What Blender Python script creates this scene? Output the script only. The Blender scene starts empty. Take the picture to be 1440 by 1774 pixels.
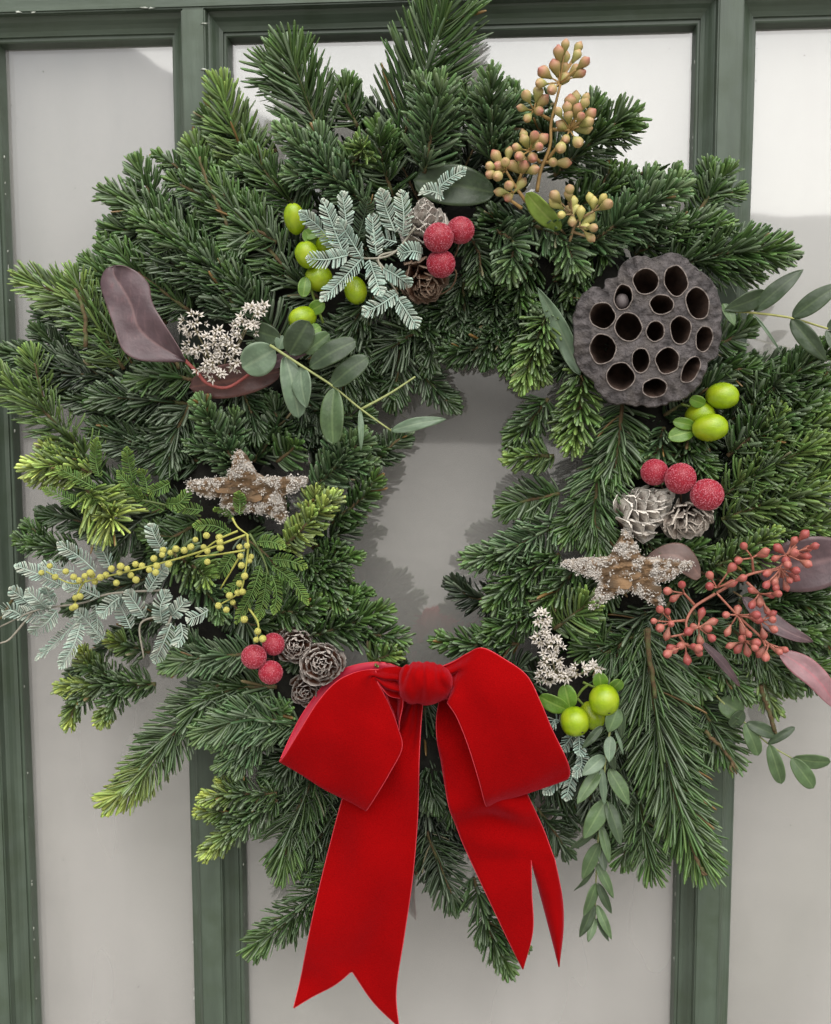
import bpy, math, random
import numpy as np
from mathutils import Vector, Matrix, geometry, noise as mnoise
R = math.radians
rng = np.random.default_rng(7)
random.seed(7)
scene = bpy.context.scene
col = scene.collection

# ------------------------------------------------------------------ camera, sky, sun, exposure
PITCH, YAW, ROLL = R(5.76), R(-4.445), R(-0.088)
DIST, CAMZ = 0.80, 1.55                       # metres from the door face, height above the paving
TV = math.tan(R(25.0))
fw = Vector((math.sin(YAW)*math.cos(PITCH), math.cos(YAW)*math.cos(PITCH), -math.sin(PITCH)))
rt = fw.cross(Vector((0, 0, 1))).normalized(); up = rt.cross(fw)
rt, up = rt*math.cos(ROLL)+up*math.sin(ROLL), up*math.cos(ROLL)-rt*math.sin(ROLL)
CP = Vector((0, -DIST, CAMZ))
cam = bpy.data.cameras.new('camera'); co = bpy.data.objects.new('camera', cam); col.objects.link(co)
m = Matrix((rt, up, -fw)).transposed().to_4x4(); m.translation = CP; co.matrix_world = m
cam.sensor_fit = 'VERTICAL'; cam.sensor_height = 24; cam.lens = 12/TV
cam.clip_start = 0.01; cam.clip_end = 500
scene.camera = co

world = bpy.data.worlds.new('World'); scene.world = world; world.use_nodes = True
nt = world.node_tree; nt.nodes.clear()
sky = nt.nodes.new('ShaderNodeTexSky'); sky.sky_type = 'NISHITA'; sky.sun_disc = False
SUN_EL, SUN_AZ = R(54), R(166)
sky.sun_elevation = SUN_EL; sky.sun_rotation = SUN_AZ; sky.dust_density = 4; sky.air_density = 1.2
hs = nt.nodes.new('ShaderNodeHueSaturation'); hs.inputs['Saturation'].default_value = 0.18
bg = nt.nodes.new('ShaderNodeBackground'); bg.inputs[1].default_value = 0.08
wo = nt.nodes.new('ShaderNodeOutputWorld')
nt.links.new(sky.outputs[0], hs.inputs['Color']); nt.links.new(hs.outputs[0], bg.inputs[0]); nt.links.new(bg.outputs[0], wo.inputs[0])
sl = bpy.data.lights.new('sun', 'SUN'); so = bpy.data.objects.new('sun', sl); col.objects.link(so)
sl.energy = 1.5; sl.angle = R(90); sl.color = (1.0, 0.97, 0.92)
sd = Vector((math.sin(SUN_AZ)*math.cos(SUN_EL), math.cos(SUN_AZ)*math.cos(SUN_EL), math.sin(SUN_EL)))
so.rotation_euler = (-sd).to_track_quat('-Z', 'Y').to_euler(); so.location = (1, -2, 4)
vs = scene.view_settings; vs.view_transform = 'Standard'; vs.look = 'None'; vs.exposure = 0.85; vs.gamma = 1
vs.use_curve_mapping = False
scene.cycles.max_bounces = 5; scene.cycles.diffuse_bounces = 1; scene.cycles.glossy_bounces = 2; scene.cycles.transparent_max_bounces = 8

# ------------------------------------------------------------------ helpers
U = 0.00040                                   # about one photograph pixel at the wreath, in metres
def P(px, py, d):
    """Point on the upright plane d metres in front of the door face, seen at a photograph pixel."""
    s = TV/887.0
    r = fw + rt*((px-720)*s) + up*((887-py)*s)
    k = (DIST-d)/r.y
    return CP + r*k
def K(x0, y0, s): return lambda x, y: (x0+x/s, y0+y/s)
def sr(r, g, b):
    f = lambda v: ((v/255+0.055)/1.055)**2.4 if v > 10 else v/255/12.92
    return (f(r), f(g), f(b))
def tag(o, label=None, cat=None, group=None, kind=None):
    if label: o['label'] = label
    if cat: o['category'] = cat
    if group: o['group'] = group
    if kind: o['kind'] = kind
    return o
def empty(name, loc):
    o = bpy.data.objects.new(name, None); o.location = loc; o.empty_display_size = 0.02; col.objects.link(o); return o
def link(name, me, parent=None, mw=None):
    o = bpy.data.objects.new(name, me); col.objects.link(o)
    if parent is not None:
        o.parent = parent
        o.matrix_parent_inverse = INV[parent.name] if parent.name in INV else Matrix()
    if mw is not None: o.matrix_basis = mw
    return o
INV = {}
def root(name, loc, label, cat, group=None):
    o = empty(name, loc); INV[o.name] = Matrix.Translation(-Vector(loc)); tag(o, label, cat, group); return o

def fast_mesh(name, V, quads=None, tris=None, colr=None, mat=None, smooth=True):
    me = bpy.data.meshes.new(name)
    V = np.asarray(V, dtype=np.float32).reshape(-1, 3)
    q = np.zeros((0, 4), int) if quads is None or len(quads) == 0 else np.asarray(quads, int)
    t = np.zeros((0, 3), int) if tris is None or len(tris) == 0 else np.asarray(tris, int)
    me.vertices.add(len(V)); me.vertices.foreach_set('co', V.ravel())
    li = np.concatenate([q.ravel(), t.ravel()]).astype(np.int32)
    me.loops.add(len(li)); me.loops.foreach_set('vertex_index', li)
    me.polygons.add(len(q)+len(t))
    ls = np.concatenate([np.arange(len(q))*4, len(q)*4+np.arange(len(t))*3]).astype(np.int32)
    me.polygons.foreach_set('loop_start', ls)
    me.polygons.foreach_set('loop_total', np.concatenate([np.full(len(q), 4), np.full(len(t), 3)]).astype(np.int32))
    me.polygons.foreach_set('use_smooth', np.full(len(q)+len(t), smooth))
    me.update(calc_edges=True); me.validate()
    if colr is not None:
        a = me.color_attributes.new('Col', 'FLOAT_COLOR', 'POINT')
        c4 = np.ones((len(V), 4), np.float32); c4[:, :3] = np.asarray(colr).reshape(-1, 3)
        a.data.foreach_set('color', c4.ravel())
    if mat: me.materials.append(mat)
    return me
class MB:
    def __init__(s): s.v = []; s.q = []; s.t = []; s.c = []; s.n = 0
    def add(s, v, q=None, t=None, c=None):
        v = np.asarray(v, float).reshape(-1, 3)
        if q is not None and len(q): s.q.append(np.asarray(q, int)+s.n)
        if t is not None and len(t): s.t.append(np.asarray(t, int)+s.n)
        s.v.append(v)
        if c is None: c = (1, 1, 1)
        c = np.asarray(c, float)
        s.c.append(np.broadcast_to(c, v.shape) if c.ndim == 1 else c)
        s.n += len(v); return s
    def mesh(s, name, mat, smooth=True):
        return fast_mesh(name, np.concatenate(s.v), np.concatenate(s.q) if s.q else None, np.concatenate(s.t) if s.t else None, np.concatenate(s.c), mat, smooth)
def crom(pts, n):
    """Catmull-Rom through pts -> n points (numpy)."""
    p = np.asarray([tuple(a) for a in pts], float)
    if len(p) == 2: return p[0]+(p[1]-p[0])*np.linspace(0, 1, n)[:, None]
    e = np.vstack([2*p[0]-p[1], p, 2*p[-1]-p[-2]])
    t = np.linspace(0, len(p)-1-1e-9, n); i = t.astype(int); f = (t-i)[:, None]
    a, b, c, d = e[i], e[i+1], e[i+2], e[i+3]
    return 0.5*((2*b)+(c-a)*f+(2*a-5*b+4*c-d)*f**2+(3*b-a-3*c+d)*f**3)
def nrm(a): return a/np.maximum(np.linalg.norm(a, axis=-1, keepdims=True), 1e-9)
def frames(p):
    t = nrm(np.gradient(p, axis=0))
    nv = np.array([0, -1, 0.0])+np.array([0, 0, 0.12])
    b = np.cross(t, nv); bad = np.linalg.norm(b, axis=1) < 0.15
    if bad.any(): b[bad] = np.cross(t[bad], np.array([0, 0, 1.0]))
    b = nrm(b); n = np.cross(b, t); return t, n, b
def tube(mb, pts, r0, r1=None, k=6, n=None, c=None):
    pts = np.asarray([tuple(a) for a in pts], float)
    p = crom(pts, n or max(3, len(pts)*4)); m_ = len(p)
    r1 = r0 if r1 is None else r1
    r = np.linspace(r0, r1, m_)[:, None]
    t, nn, b = frames(p)
    ang = np.arange(k)*2*math.pi/k
    v = (p[:, None, :]+r[:, None, :]*(np.cos(ang)[None, :, None]*nn[:, None, :]+np.sin(ang)[None, :, None]*b[:, None, :])).reshape(-1, 3)
    i = np.arange(m_-1)[:, None]*k; j = np.arange(k)[None, :]; j2 = (j+1) % k
    q = np.stack([i+j, i+j2, i+k+j2, i+k+j], -1).reshape(-1, 4)
    v = np.vstack([v, p[0], p[-1]])
    a = m_*k
    tr = [(a, (x+1) % k, x) for x in range(k)]+[(a+1, (m_-1)*k+x, (m_-1)*k+(x+1) % k) for x in range(k)]
    mb.add(v, q, tr, c)
def inside(x, y, poly):
    r = False; n = len(poly)
    for i in range(n):
        x1, y1 = poly[i]; x2, y2 = poly[i-1]
        if (y1 > y) != (y2 > y) and x < (x2-x1)*(y-y1)/(y2-y1)+x1: r = not r
    return r

# ------------------------------------------------------------------ materials
def mat(name, base=None, rough=0.5, attr=False, var=0.0, vscale=60, bump=0.0, bscale=300, bstretch=None, spec=0.5, sheen=0, sheen_tint=(1, 1, 1), sheen_rough=0.3, sss=0, trans=0, coat=0, hue=None, bdist=0.001):
    m = bpy.data.materials.new(name); m.use_nodes = True
    n = m.node_tree.nodes; l = m.node_tree.links; b = n['Principled BSDF']
    b.inputs['Roughness'].default_value = rough; b.inputs['Specular IOR Level'].default_value = spec
    tc = n.new('ShaderNodeTexCoord')
    if attr:
        a = n.new('ShaderNodeAttribute'); a.attribute_name = 'Col'; src = a.outputs['Color']
    else:
        g = n.new('ShaderNodeRGB'); g.outputs[0].default_value = (*base, 1); src = g.outputs[0]
    if var > 0:
        no = n.new('ShaderNodeTexNoise'); no.inputs['Scale'].default_value = vscale; no.inputs['Detail'].default_value = 6
        if bstretch:
            mp = n.new('ShaderNodeMapping'); mp.inputs['Scale'].default_value = bstretch
            l.new(tc.outputs['Object'], mp.inputs[0]); l.new(mp.outputs[0], no.inputs['Vector'])
        else: l.new(tc.outputs['Object'], no.inputs['Vector'])
        mr = n.new('ShaderNodeMapRange'); mr.inputs[1].default_value = 0.3; mr.inputs[2].default_value = 0.7
        mr.inputs[3].default_value = 1-var; mr.inputs[4].default_value = 1+var
        l.new(no.outputs['Fac'], mr.inputs[0])
        mx = n.new('ShaderNodeMix'); mx.data_type = 'RGBA'; mx.blend_type = 'MULTIPLY'; mx.inputs['Factor'].default_value = 1
        l.new(src, mx.inputs['A']); l.new(mr.outputs[0], mx.inputs['B']); src = mx.outputs['Result']
        if hue:
            mx2 = n.new('ShaderNodeMix'); mx2.data_type = 'RGBA'
            n2 = n.new('ShaderNodeTexNoise'); n2.inputs['Scale'].default_value = vscale*0.45; n2.inputs['Detail'].default_value = 5
            l.new(tc.outputs['Object'], n2.inputs['Vector'])
            m2 = n.new('ShaderNodeMapRange'); m2.inputs[1].default_value = 0.45; m2.inputs[2].default_value = 0.68
            l.new(n2.outputs['Fac'], m2.inputs[0]); l.new(m2.outputs[0], mx2.inputs['Factor'])
            l.new(src, mx2.inputs['A']); mx2.inputs['B'].default_value = (*hue, 1); src = mx2.outputs['Result']
    l.new(src, b.inputs['Base Color'])
    if bump > 0:
        nb = n.new('ShaderNodeTexNoise'); nb.inputs['Scale'].default_value = bscale; nb.inputs['Detail'].default_value = 5
        if bstretch:
            mp = n.new('ShaderNodeMapping'); mp.inputs['Scale'].default_value = bstretch
            l.new(tc.outputs['Object'], mp.inputs[0]); l.new(mp.outputs[0], nb.inputs['Vector'])
        else: l.new(tc.outputs['Object'], nb.inputs['Vector'])
        bn = n.new('ShaderNodeBump'); bn.inputs['Strength'].default_value = bump; bn.inputs['Distance'].default_value = bdist
        l.new(nb.outputs['Fac'], bn.inputs['Height']); l.new(bn.outputs[0], b.inputs['Normal'])
    if sheen: b.inputs['Sheen Weight'].default_value = sheen; b.inputs['Sheen Tint'].default_value = (*sheen_tint, 1); b.inputs['Sheen Roughness'].default_value = sheen_rough
    if sss: b.inputs['Subsurface Weight'].default_value = sss; b.inputs['Subsurface Radius'].default_value = (0.004, 0.002, 0.001); b.inputs['Subsurface Scale'].default_value = 0.5
    if coat: b.inputs['Coat Weight'].default_value = coat; b.inputs['Coat Roughness'].default_value = 0.15
    return m
M = {}
M['paint_v'] = mat('green_paint_upright', sr(78, 90, 77), 0.40, var=0.22, vscale=90, bump=0.35, bscale=220, bstretch=(1, 1, 0.12), hue=sr(70, 82, 66))
M['paint_h'] = mat('green_paint_level', sr(78, 90, 77), 0.40, var=0.22, vscale=90, bump=0.35, bscale=220, bstretch=(0.12, 1, 1), hue=sr(70, 82, 66))
M['needle'] = mat('fir_needle', None, 0.32, attr=True, spec=0.55)
M['twig'] = mat('twig_bark', sr(92, 74, 48), 0.8, var=0.35, vscale=400, bump=0.4, bscale=900, hue=sr(84, 92, 50))
M['leaflet'] = mat('wattle_leaflet', None, 0.6, attr=True, spec=0.3)
M['leaf'] = mat('eucalyptus_leaf', None, 0.42, attr=True, var=0.22, vscale=120, bump=0.25, bscale=350, spec=0.5)
M['velvet'] = mat('red_velvet', (0.27, 0.0008, 0.0014), 0.9, var=0.13, vscale=20, bump=0.6, bscale=1500, spec=0.05, sheen=0.5, sheen_tint=(1.0, 0.12, 0.18), sheen_rough=0.35)
M['selvedge'] = mat('ribbon_edge', sr(205, 50, 62), 0.7, var=0.2, vscale=900, bump=0.3, bscale=2500)
M['ribbon_back'] = mat('ribbon_back', sr(178, 22, 52), 0.55, var=0.08, vscale=80, bump=0.15, bscale=2500, sheen=0.2, sheen_tint=(1, .4, .5))
M['core_shade'] = mat('gap_shade', sr(22, 21, 14), 0.95, var=0.5, vscale=150, bump=1.0, bscale=250)  # near-black base colour stands in for shade in the foliage gaps
M['pod'] = mat('lotus_pod', sr(78, 73, 73), 0.85, var=0.6, vscale=200, bump=1.0, bscale=300, hue=sr(86, 80, 77), bdist=0.003)
M['pod_rim'] = mat('lotus_rim', sr(122, 112, 106), 0.8, var=0.3, vscale=250, bump=0.4, bscale=800)
M['pod_in'] = mat('lotus_cell', sr(66, 48, 38), 0.85, var=0.4, vscale=200, bump=0.5, bscale=600, bstretch=(1, 0.3, 1))
M['seed'] = mat('lotus_seed', sr(98, 90, 90), 0.6, var=0.2, vscale=300)
M['bark'] = mat('star_bark', sr(92, 74, 54), 0.85, var=0.5, vscale=130, bump=1.0, bscale=350, bstretch=(0.35, 1, 1), hue=sr(142, 112, 80))
M['starwood'] = mat('star_wood', None, 0.85, attr=True, var=0.45, vscale=260, bump=1.0, bscale=420, bstretch=(0.4, 1, 1))
M['frost'] = mat('star_frost', None, 0.75, attr=True, spec=0.4)
M['scale'] = mat('cone_scale', None, 0.8, attr=True, var=0.35, vscale=500, bump=0.6, bscale=900, spec=0.15)
M['berry'] = mat('raspberry_bead', sr(150, 14, 38), 0.45, sss=0.0, sheen=0.3, sheen_tint=(1, .6, .65))
M['grain'] = mat('sugar_grain', None, 0.25, attr=True, spec=0.6)
M['hyp'] = mat('green_berry', sr(140, 168, 20), 0.30, var=0.22, vscale=1.8, spec=0.5, sss=0.0, bump=0.15, bscale=9, hue=sr(156, 172, 34))
M['calyx'] = mat('green_calyx', None, 0.5, attr=True, var=0.15, vscale=200)
M['bud'] = mat('eucalyptus_bud', None, 0.5, attr=True, var=0.12, vscale=300)
M['stem'] = mat('stem', None, 0.55, attr=True, var=0.15, vscale=300)
M['petal'] = mat('white_petal', None, 0.7, attr=True)
M['pompom'] = mat('wattle_ball', sr(232, 226, 120), 0.75, var=0.2, vscale=500, bump=1.0, bscale=1500)
M['dark'] = mat('dark_tip', sr(40, 30, 18), 0.7)
M['paving'] = mat('paving', sr(150, 146, 140), 0.85, var=0.2, vscale=2)
M['blind'] = mat('blind_fabric', sr(224, 214, 206), 0.9, var=0.08, vscale=7, hue=sr(182, 172, 166))
M['chip'] = mat('bare_primer', sr(178, 182, 172), 0.6, var=0.3, vscale=500)
def glass_mat():
    m = bpy.data.materials.new('pane_glass'); m.use_nodes = True
    n = m.node_tree.nodes; l = m.node_tree.links; n.clear()
    o = n.new('ShaderNodeOutputMaterial'); mx = n.new('ShaderNodeMixShader'); tr = n.new('ShaderNodeBsdfTransparent'); gl = n.new('ShaderNodeBsdfGlossy')
    gl.inputs['Roughness'].default_value = 0.03; tr.inputs[0].default_value = (0.94, 0.96, 0.95, 1)
    lw = n.new('ShaderNodeLayerWeight'); lw.inputs[0].default_value = 0.5
    pw = n.new('ShaderNodeMath'); pw.operation = 'POWER'; pw.inputs[1].default_value = 3.5; l.new(lw.outputs['Facing'], pw.inputs[0])
    fr = n.new('ShaderNodeMapRange'); fr.inputs[3].default_value = 0.13; fr.inputs[4].default_value = 0.9; l.new(pw.outputs[0], fr.inputs[0])
    tc = n.new('ShaderNodeTexCoord'); no = n.new('ShaderNodeTexNoise'); no.inputs['Scale'].default_value = 9; no.inputs['Detail'].default_value = 2
    bn = n.new('ShaderNodeBump'); bn.inputs['Strength'].default_value = 0.012; bn.inputs['Distance'].default_value = 0.02
    l.new(tc.outputs['Object'], no.inputs['Vector']); l.new(no.outputs['Fac'], bn.inputs['Height']); l.new(bn.outputs[0], gl.inputs['Normal'])
    l.new(fr.outputs[0], mx.inputs[0]); l.new(tr.outputs[0], mx.inputs[1]); l.new(gl.outputs[0], mx.inputs[2]); df = n.new('ShaderNodeBsdfDiffuse'); df.inputs[0].default_value = (.74, .71, .68, 1); m3 = n.new('ShaderNodeMixShader')
    mp = n.new('ShaderNodeMapping'); mp.inputs['Scale'].default_value = (4, 1, 1.2); mp.inputs['Rotation'].default_value = (0, .35, 0)
    n3 = n.new('ShaderNodeTexNoise'); n3.inputs['Scale'].default_value = 2.2; n3.inputs['Detail'].default_value = 3; n3.inputs['Roughness'].default_value = .45
    r3 = n.new('ShaderNodeMapRange'); r3.inputs[1].default_value = .38; r3.inputs[2].default_value = .75; r3.inputs[3].default_value = .16; r3.inputs[4].default_value = .42
    l.new(tc.outputs['Object'], mp.inputs[0]); l.new(mp.outputs[0], n3.inputs['Vector']); l.new(n3.outputs['Fac'], r3.inputs[0]); l.new(r3.outputs[0], m3.inputs[0])
    l.new(mx.outputs[0], m3.inputs[1]); l.new(df.outputs[0], m3.inputs[2])
    m4 = n.new('ShaderNodeMixShader'); m4.inputs[0].default_value = .10; l.new(m3.outputs[0], m4.inputs[1]); l.new(gl.outputs[0], m4.inputs[2])
    l.new(m4.outputs[0], o.inputs[0])
    return m
M['glass'] = glass_mat()

# ------------------------------------------------------------------ the setting: paving, door, blind
pv = fast_mesh('paving', [(-30, -40, 0), (30, -40, 0), (30, 0.3, 0), (-30, 0.3, 0)], [(0, 1, 2, 3)], None, None, M['paving'])
tag(link('pavement', pv), kind='structure')

GD = 0.027                                    # glass sits this far behind the door face
XL = [P(332, 20, 0).x*.5+P(372, 1774, 0).x*.5, P(1268, 20, 0).x*.5+P(1221, 1774, 0).x*.5]
BW = 0.0088                                   # half width of a glazing bar's flat face
ZT = P(155, 19, 0).z                          # lower edge of the top rail
ZB = 0.62                                     # bottom of the glazed part, below the picture
XS = P(20, 1774, 0).x; XS0 = XS-0.10
XR = XL[1]+(XL[1]-XL[0])*0.5*1.0+0.17
door = root('door', (0, 0, 0), 'sage green painted glazed door behind the wreath', 'door')
def bevel_box(x0, x1, y0, y1, z0, z1, bv=0.0012):
    import bmesh
    bm = bmesh.new(); bmesh.ops.create_cube(bm, size=1)
    for v in bm.verts: v.co = Vector((x0+(v.co.x+.5)*(x1-x0), y0+(v.co.y+.5)*(y1-y0), z0+(v.co.z+.5)*(z1-z0)))
    bmesh.ops.bevel(bm, geom=list(bm.edges), offset=bv, segments=2, affect='EDGES')
    return bm
def box_part(name, par, mt, *a):
    bm = bevel_box(*a); me = bpy.data.meshes.new(name); bm.to_mesh(me); bm.free(); me.materials.append(mt)
    for p in me.polygons: p.use_smooth = False
    return link(name, me, par)
box_part('top_rail', door, M['paint_h'], XS0, XR+0.10, 0, 0.045, ZT, ZT+0.16)
box_part('bottom_rail', door, M['paint_h'], XS0, XR+0.10, 0, 0.045, 0.05, ZB)
box_part('stile', door, M['paint_v'], XS0, XS, 0, 0.045, ZB, ZT)
box_part('stile', door, M['paint_v'], XR, XR+0.10, 0, 0.045, ZB, ZT)
for x0_, x1_ in ((XS0-0.6, XS0-0.004), (XR+0.104, XR+0.7)): box_part('door_jamb', door, M['paint_v'], x0_, x1_, 0.012, 0.06, 0.0, ZT+0.16)
for x in XL: box_part('glazing_bar', door, M['paint_v'], x-BW, x+BW, 0, 0.045, ZB, ZT)
# stepped and coved moulding, mitred round each opening: (inset from the opening's edge, depth behind the face)
PROF = [(-0.0002, 0.001), (0.0003, 0.0075), (0.0014, 0.0080), (0.0028, 0.0092), (0.0046, 0.0120), (0.0066, 0.0140), (0.0086, 0.0150), (0.0092, 0.0152), (0.0094, 0.0172), (0.0110, 0.0172), (0.0117, 0.0180), (0.0120, 0.0200), (0.0132, GD+0.002)]
opens = [(XS, XL[0]-BW), (XL[0]+BW, XL[1]-BW), (XL[1]+BW, XR)]
for a, b in opens:
    for side in range(4):
        mb = MB(); prof = PROF; n = len(prof); vv = []
        e = 60
        for i in range(e):
            f = i/(e-1)
            for w, d in prof:
                wv = w*1.30
                if side == 0: x0, x1, z0, z1 = a+w, b-w, ZT-wv, ZT-wv
                elif side == 1: x0, x1, z0, z1 = b-w, b-w, ZT-wv, ZB+wv
                elif side == 2: x0, x1, z0, z1 = b-w, a+w, ZB+wv, ZB+wv
                else: x0, x1, z0, z1 = a+w, a+w, ZB+wv, ZT-wv
                x = x0+(x1-x0)*f; z = z0+(z1-z0)*f
                wob = 0.0005*(mnoise.noise((x*9, z*9, w*300+side))) if 0 < i < e-1 else 0
                vv.append((x+(wob if side in (1, 3) else 0), d, z+(wob if side in (0, 2) else 0)))
        q = [(i*n+j, (i+1)*n+j, (i+1)*n+j+1, i*n+j+1) for i in range(e-1) for j in range(n-1)]
        mb.add(vv, q)
        o = link('moulding', mb.mesh('moulding', M['paint_h' if side in (0, 2) else 'paint_v'], False), door)
    mb = MB()
    for xx_ in (a+.0119, b-.0119):
        for _ in range(26):
            z0 = rng.uniform(ZB+.1, ZT-.03); k = 8; an = np.sort(rng.random(k))*2*math.pi; rr = rng.uniform(.4, 1.4, k); sz_ = rng.uniform(.4, 1.6)
            c0 = np.array([xx_, .0196, z0]); ring = np.stack([np.cos(an)*rr*.0006, np.zeros(k), np.sin(an)*rr*.0016*sz_], 1)
            mb.add(np.vstack([c0+ring, c0+ring*.9+[0, .0008, 0], c0[None]+[0, -.0002, 0]]), [(i, (i+1) % k, k+(i+1) % k, k+i) for i in range(k)], [(2*k, (i+1) % k, i) for i in range(k)], None)
    tag(link('paint_flecks', mb.mesh('paint_flecks', M['chip']), door), kind='stuff')
    gx0, gx1 = a+0.010, b-0.010
    g = fast_mesh('glass_pane', [(gx0, GD, ZB), (gx1, GD, ZB), (gx1, GD, ZT), (gx0, GD, ZT), (gx0, GD+.004, ZB), (gx1, GD+.004, ZB), (gx1, GD+.004, ZT), (gx0, GD+.004, ZT)],
                  [(0, 1, 2, 3), (5, 4, 7, 6), (4, 0, 3, 7), (1, 5, 6, 2), (3, 2, 6, 7), (4, 5, 1, 0)], None, None, M['glass'], False)
    link('glass_pane', g, door)
iv0 = [(0, 0, 1), (1, 0, 0), (0, 0, -1), (-1, 0, 0), (0, -.6, 0), (0, .6, 0)]
mb = MB()
for (x, y) in [(30, 205), (58, 222), (86, 266), (152, 244), (130, 326), (75, 124), (20, 182), (1160, 84), (1394, 96), (1310, 140), (1312, 84), (88, 1470), (110, 1490), (240, 1710), (470, 1700), (800, 760), (1370, 1430), (1400, 1690), (1310, 1560), (1180, 1640)]:
    mb.add(np.array(P(x, y, -GD+.0003))+np.array(iv0)*rng.uniform(.0002, .0006)*np.array([1, .4, rng.uniform(.6, 1.3)]), None, [(0, 4, 1), (1, 4, 2), (2, 4, 3), (3, 4, 0), (0, 1, 5), (1, 2, 5), (2, 3, 5), (3, 0, 5)])
tag(link('dirt_specks', mb.mesh('dirt_specks', M['dark']), door), kind='stuff')
# small chips in the paint along the arrises
chips = [(250, 13), (262, 14), (30, 21), (57, 21), (354, 40), (355, 120)]
mb = MB()
for (x, y) in chips:
    c = np.array(P(x, y, 0.0006)); k = 9
    an = np.sort(rng.random(k))*2*math.pi; rr = 0.4+rng.random(k)
    ring = np.stack([np.cos(an)*rr*0.0032, np.zeros(k), np.sin(an)*rr*0.0007], 1)
    mb.add(np.vstack([c+ring, c+ring*0.8+[0, 0.0007, 0], c[None]+[0, -0.0001, 0]]), [(i, (i+1) % k, k+(i+1) % k, k+i) for i in range(k)], [(2*k, (i+1) % k, i) for i in range(k)])
link('paint_chips', mb.mesh('paint_chips', M['chip']), door)
# plain blind behind the glass, very slightly rippled
nx, nz = 60, 60
xs = np.linspace(XS0, XR+.1, nx); zs = np.linspace(ZB-.1, ZT+.1, nz)
vv = [(x, 0.048+0.0025*mnoise.noise((x*3, z*1.2, 3)), z) for z in zs for x in xs]
q = [(j*nx+i, j*nx+i+1, (j+1)*nx+i+1, (j+1)*nx+i) for j in range(nz-1) for i in range(nx-1)]
bo = link('window_blind', fast_mesh('window_blind', vv, q, None, None, M['blind']))
tag(bo, 'pale grey fabric blind behind the door panes', 'blind')

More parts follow.
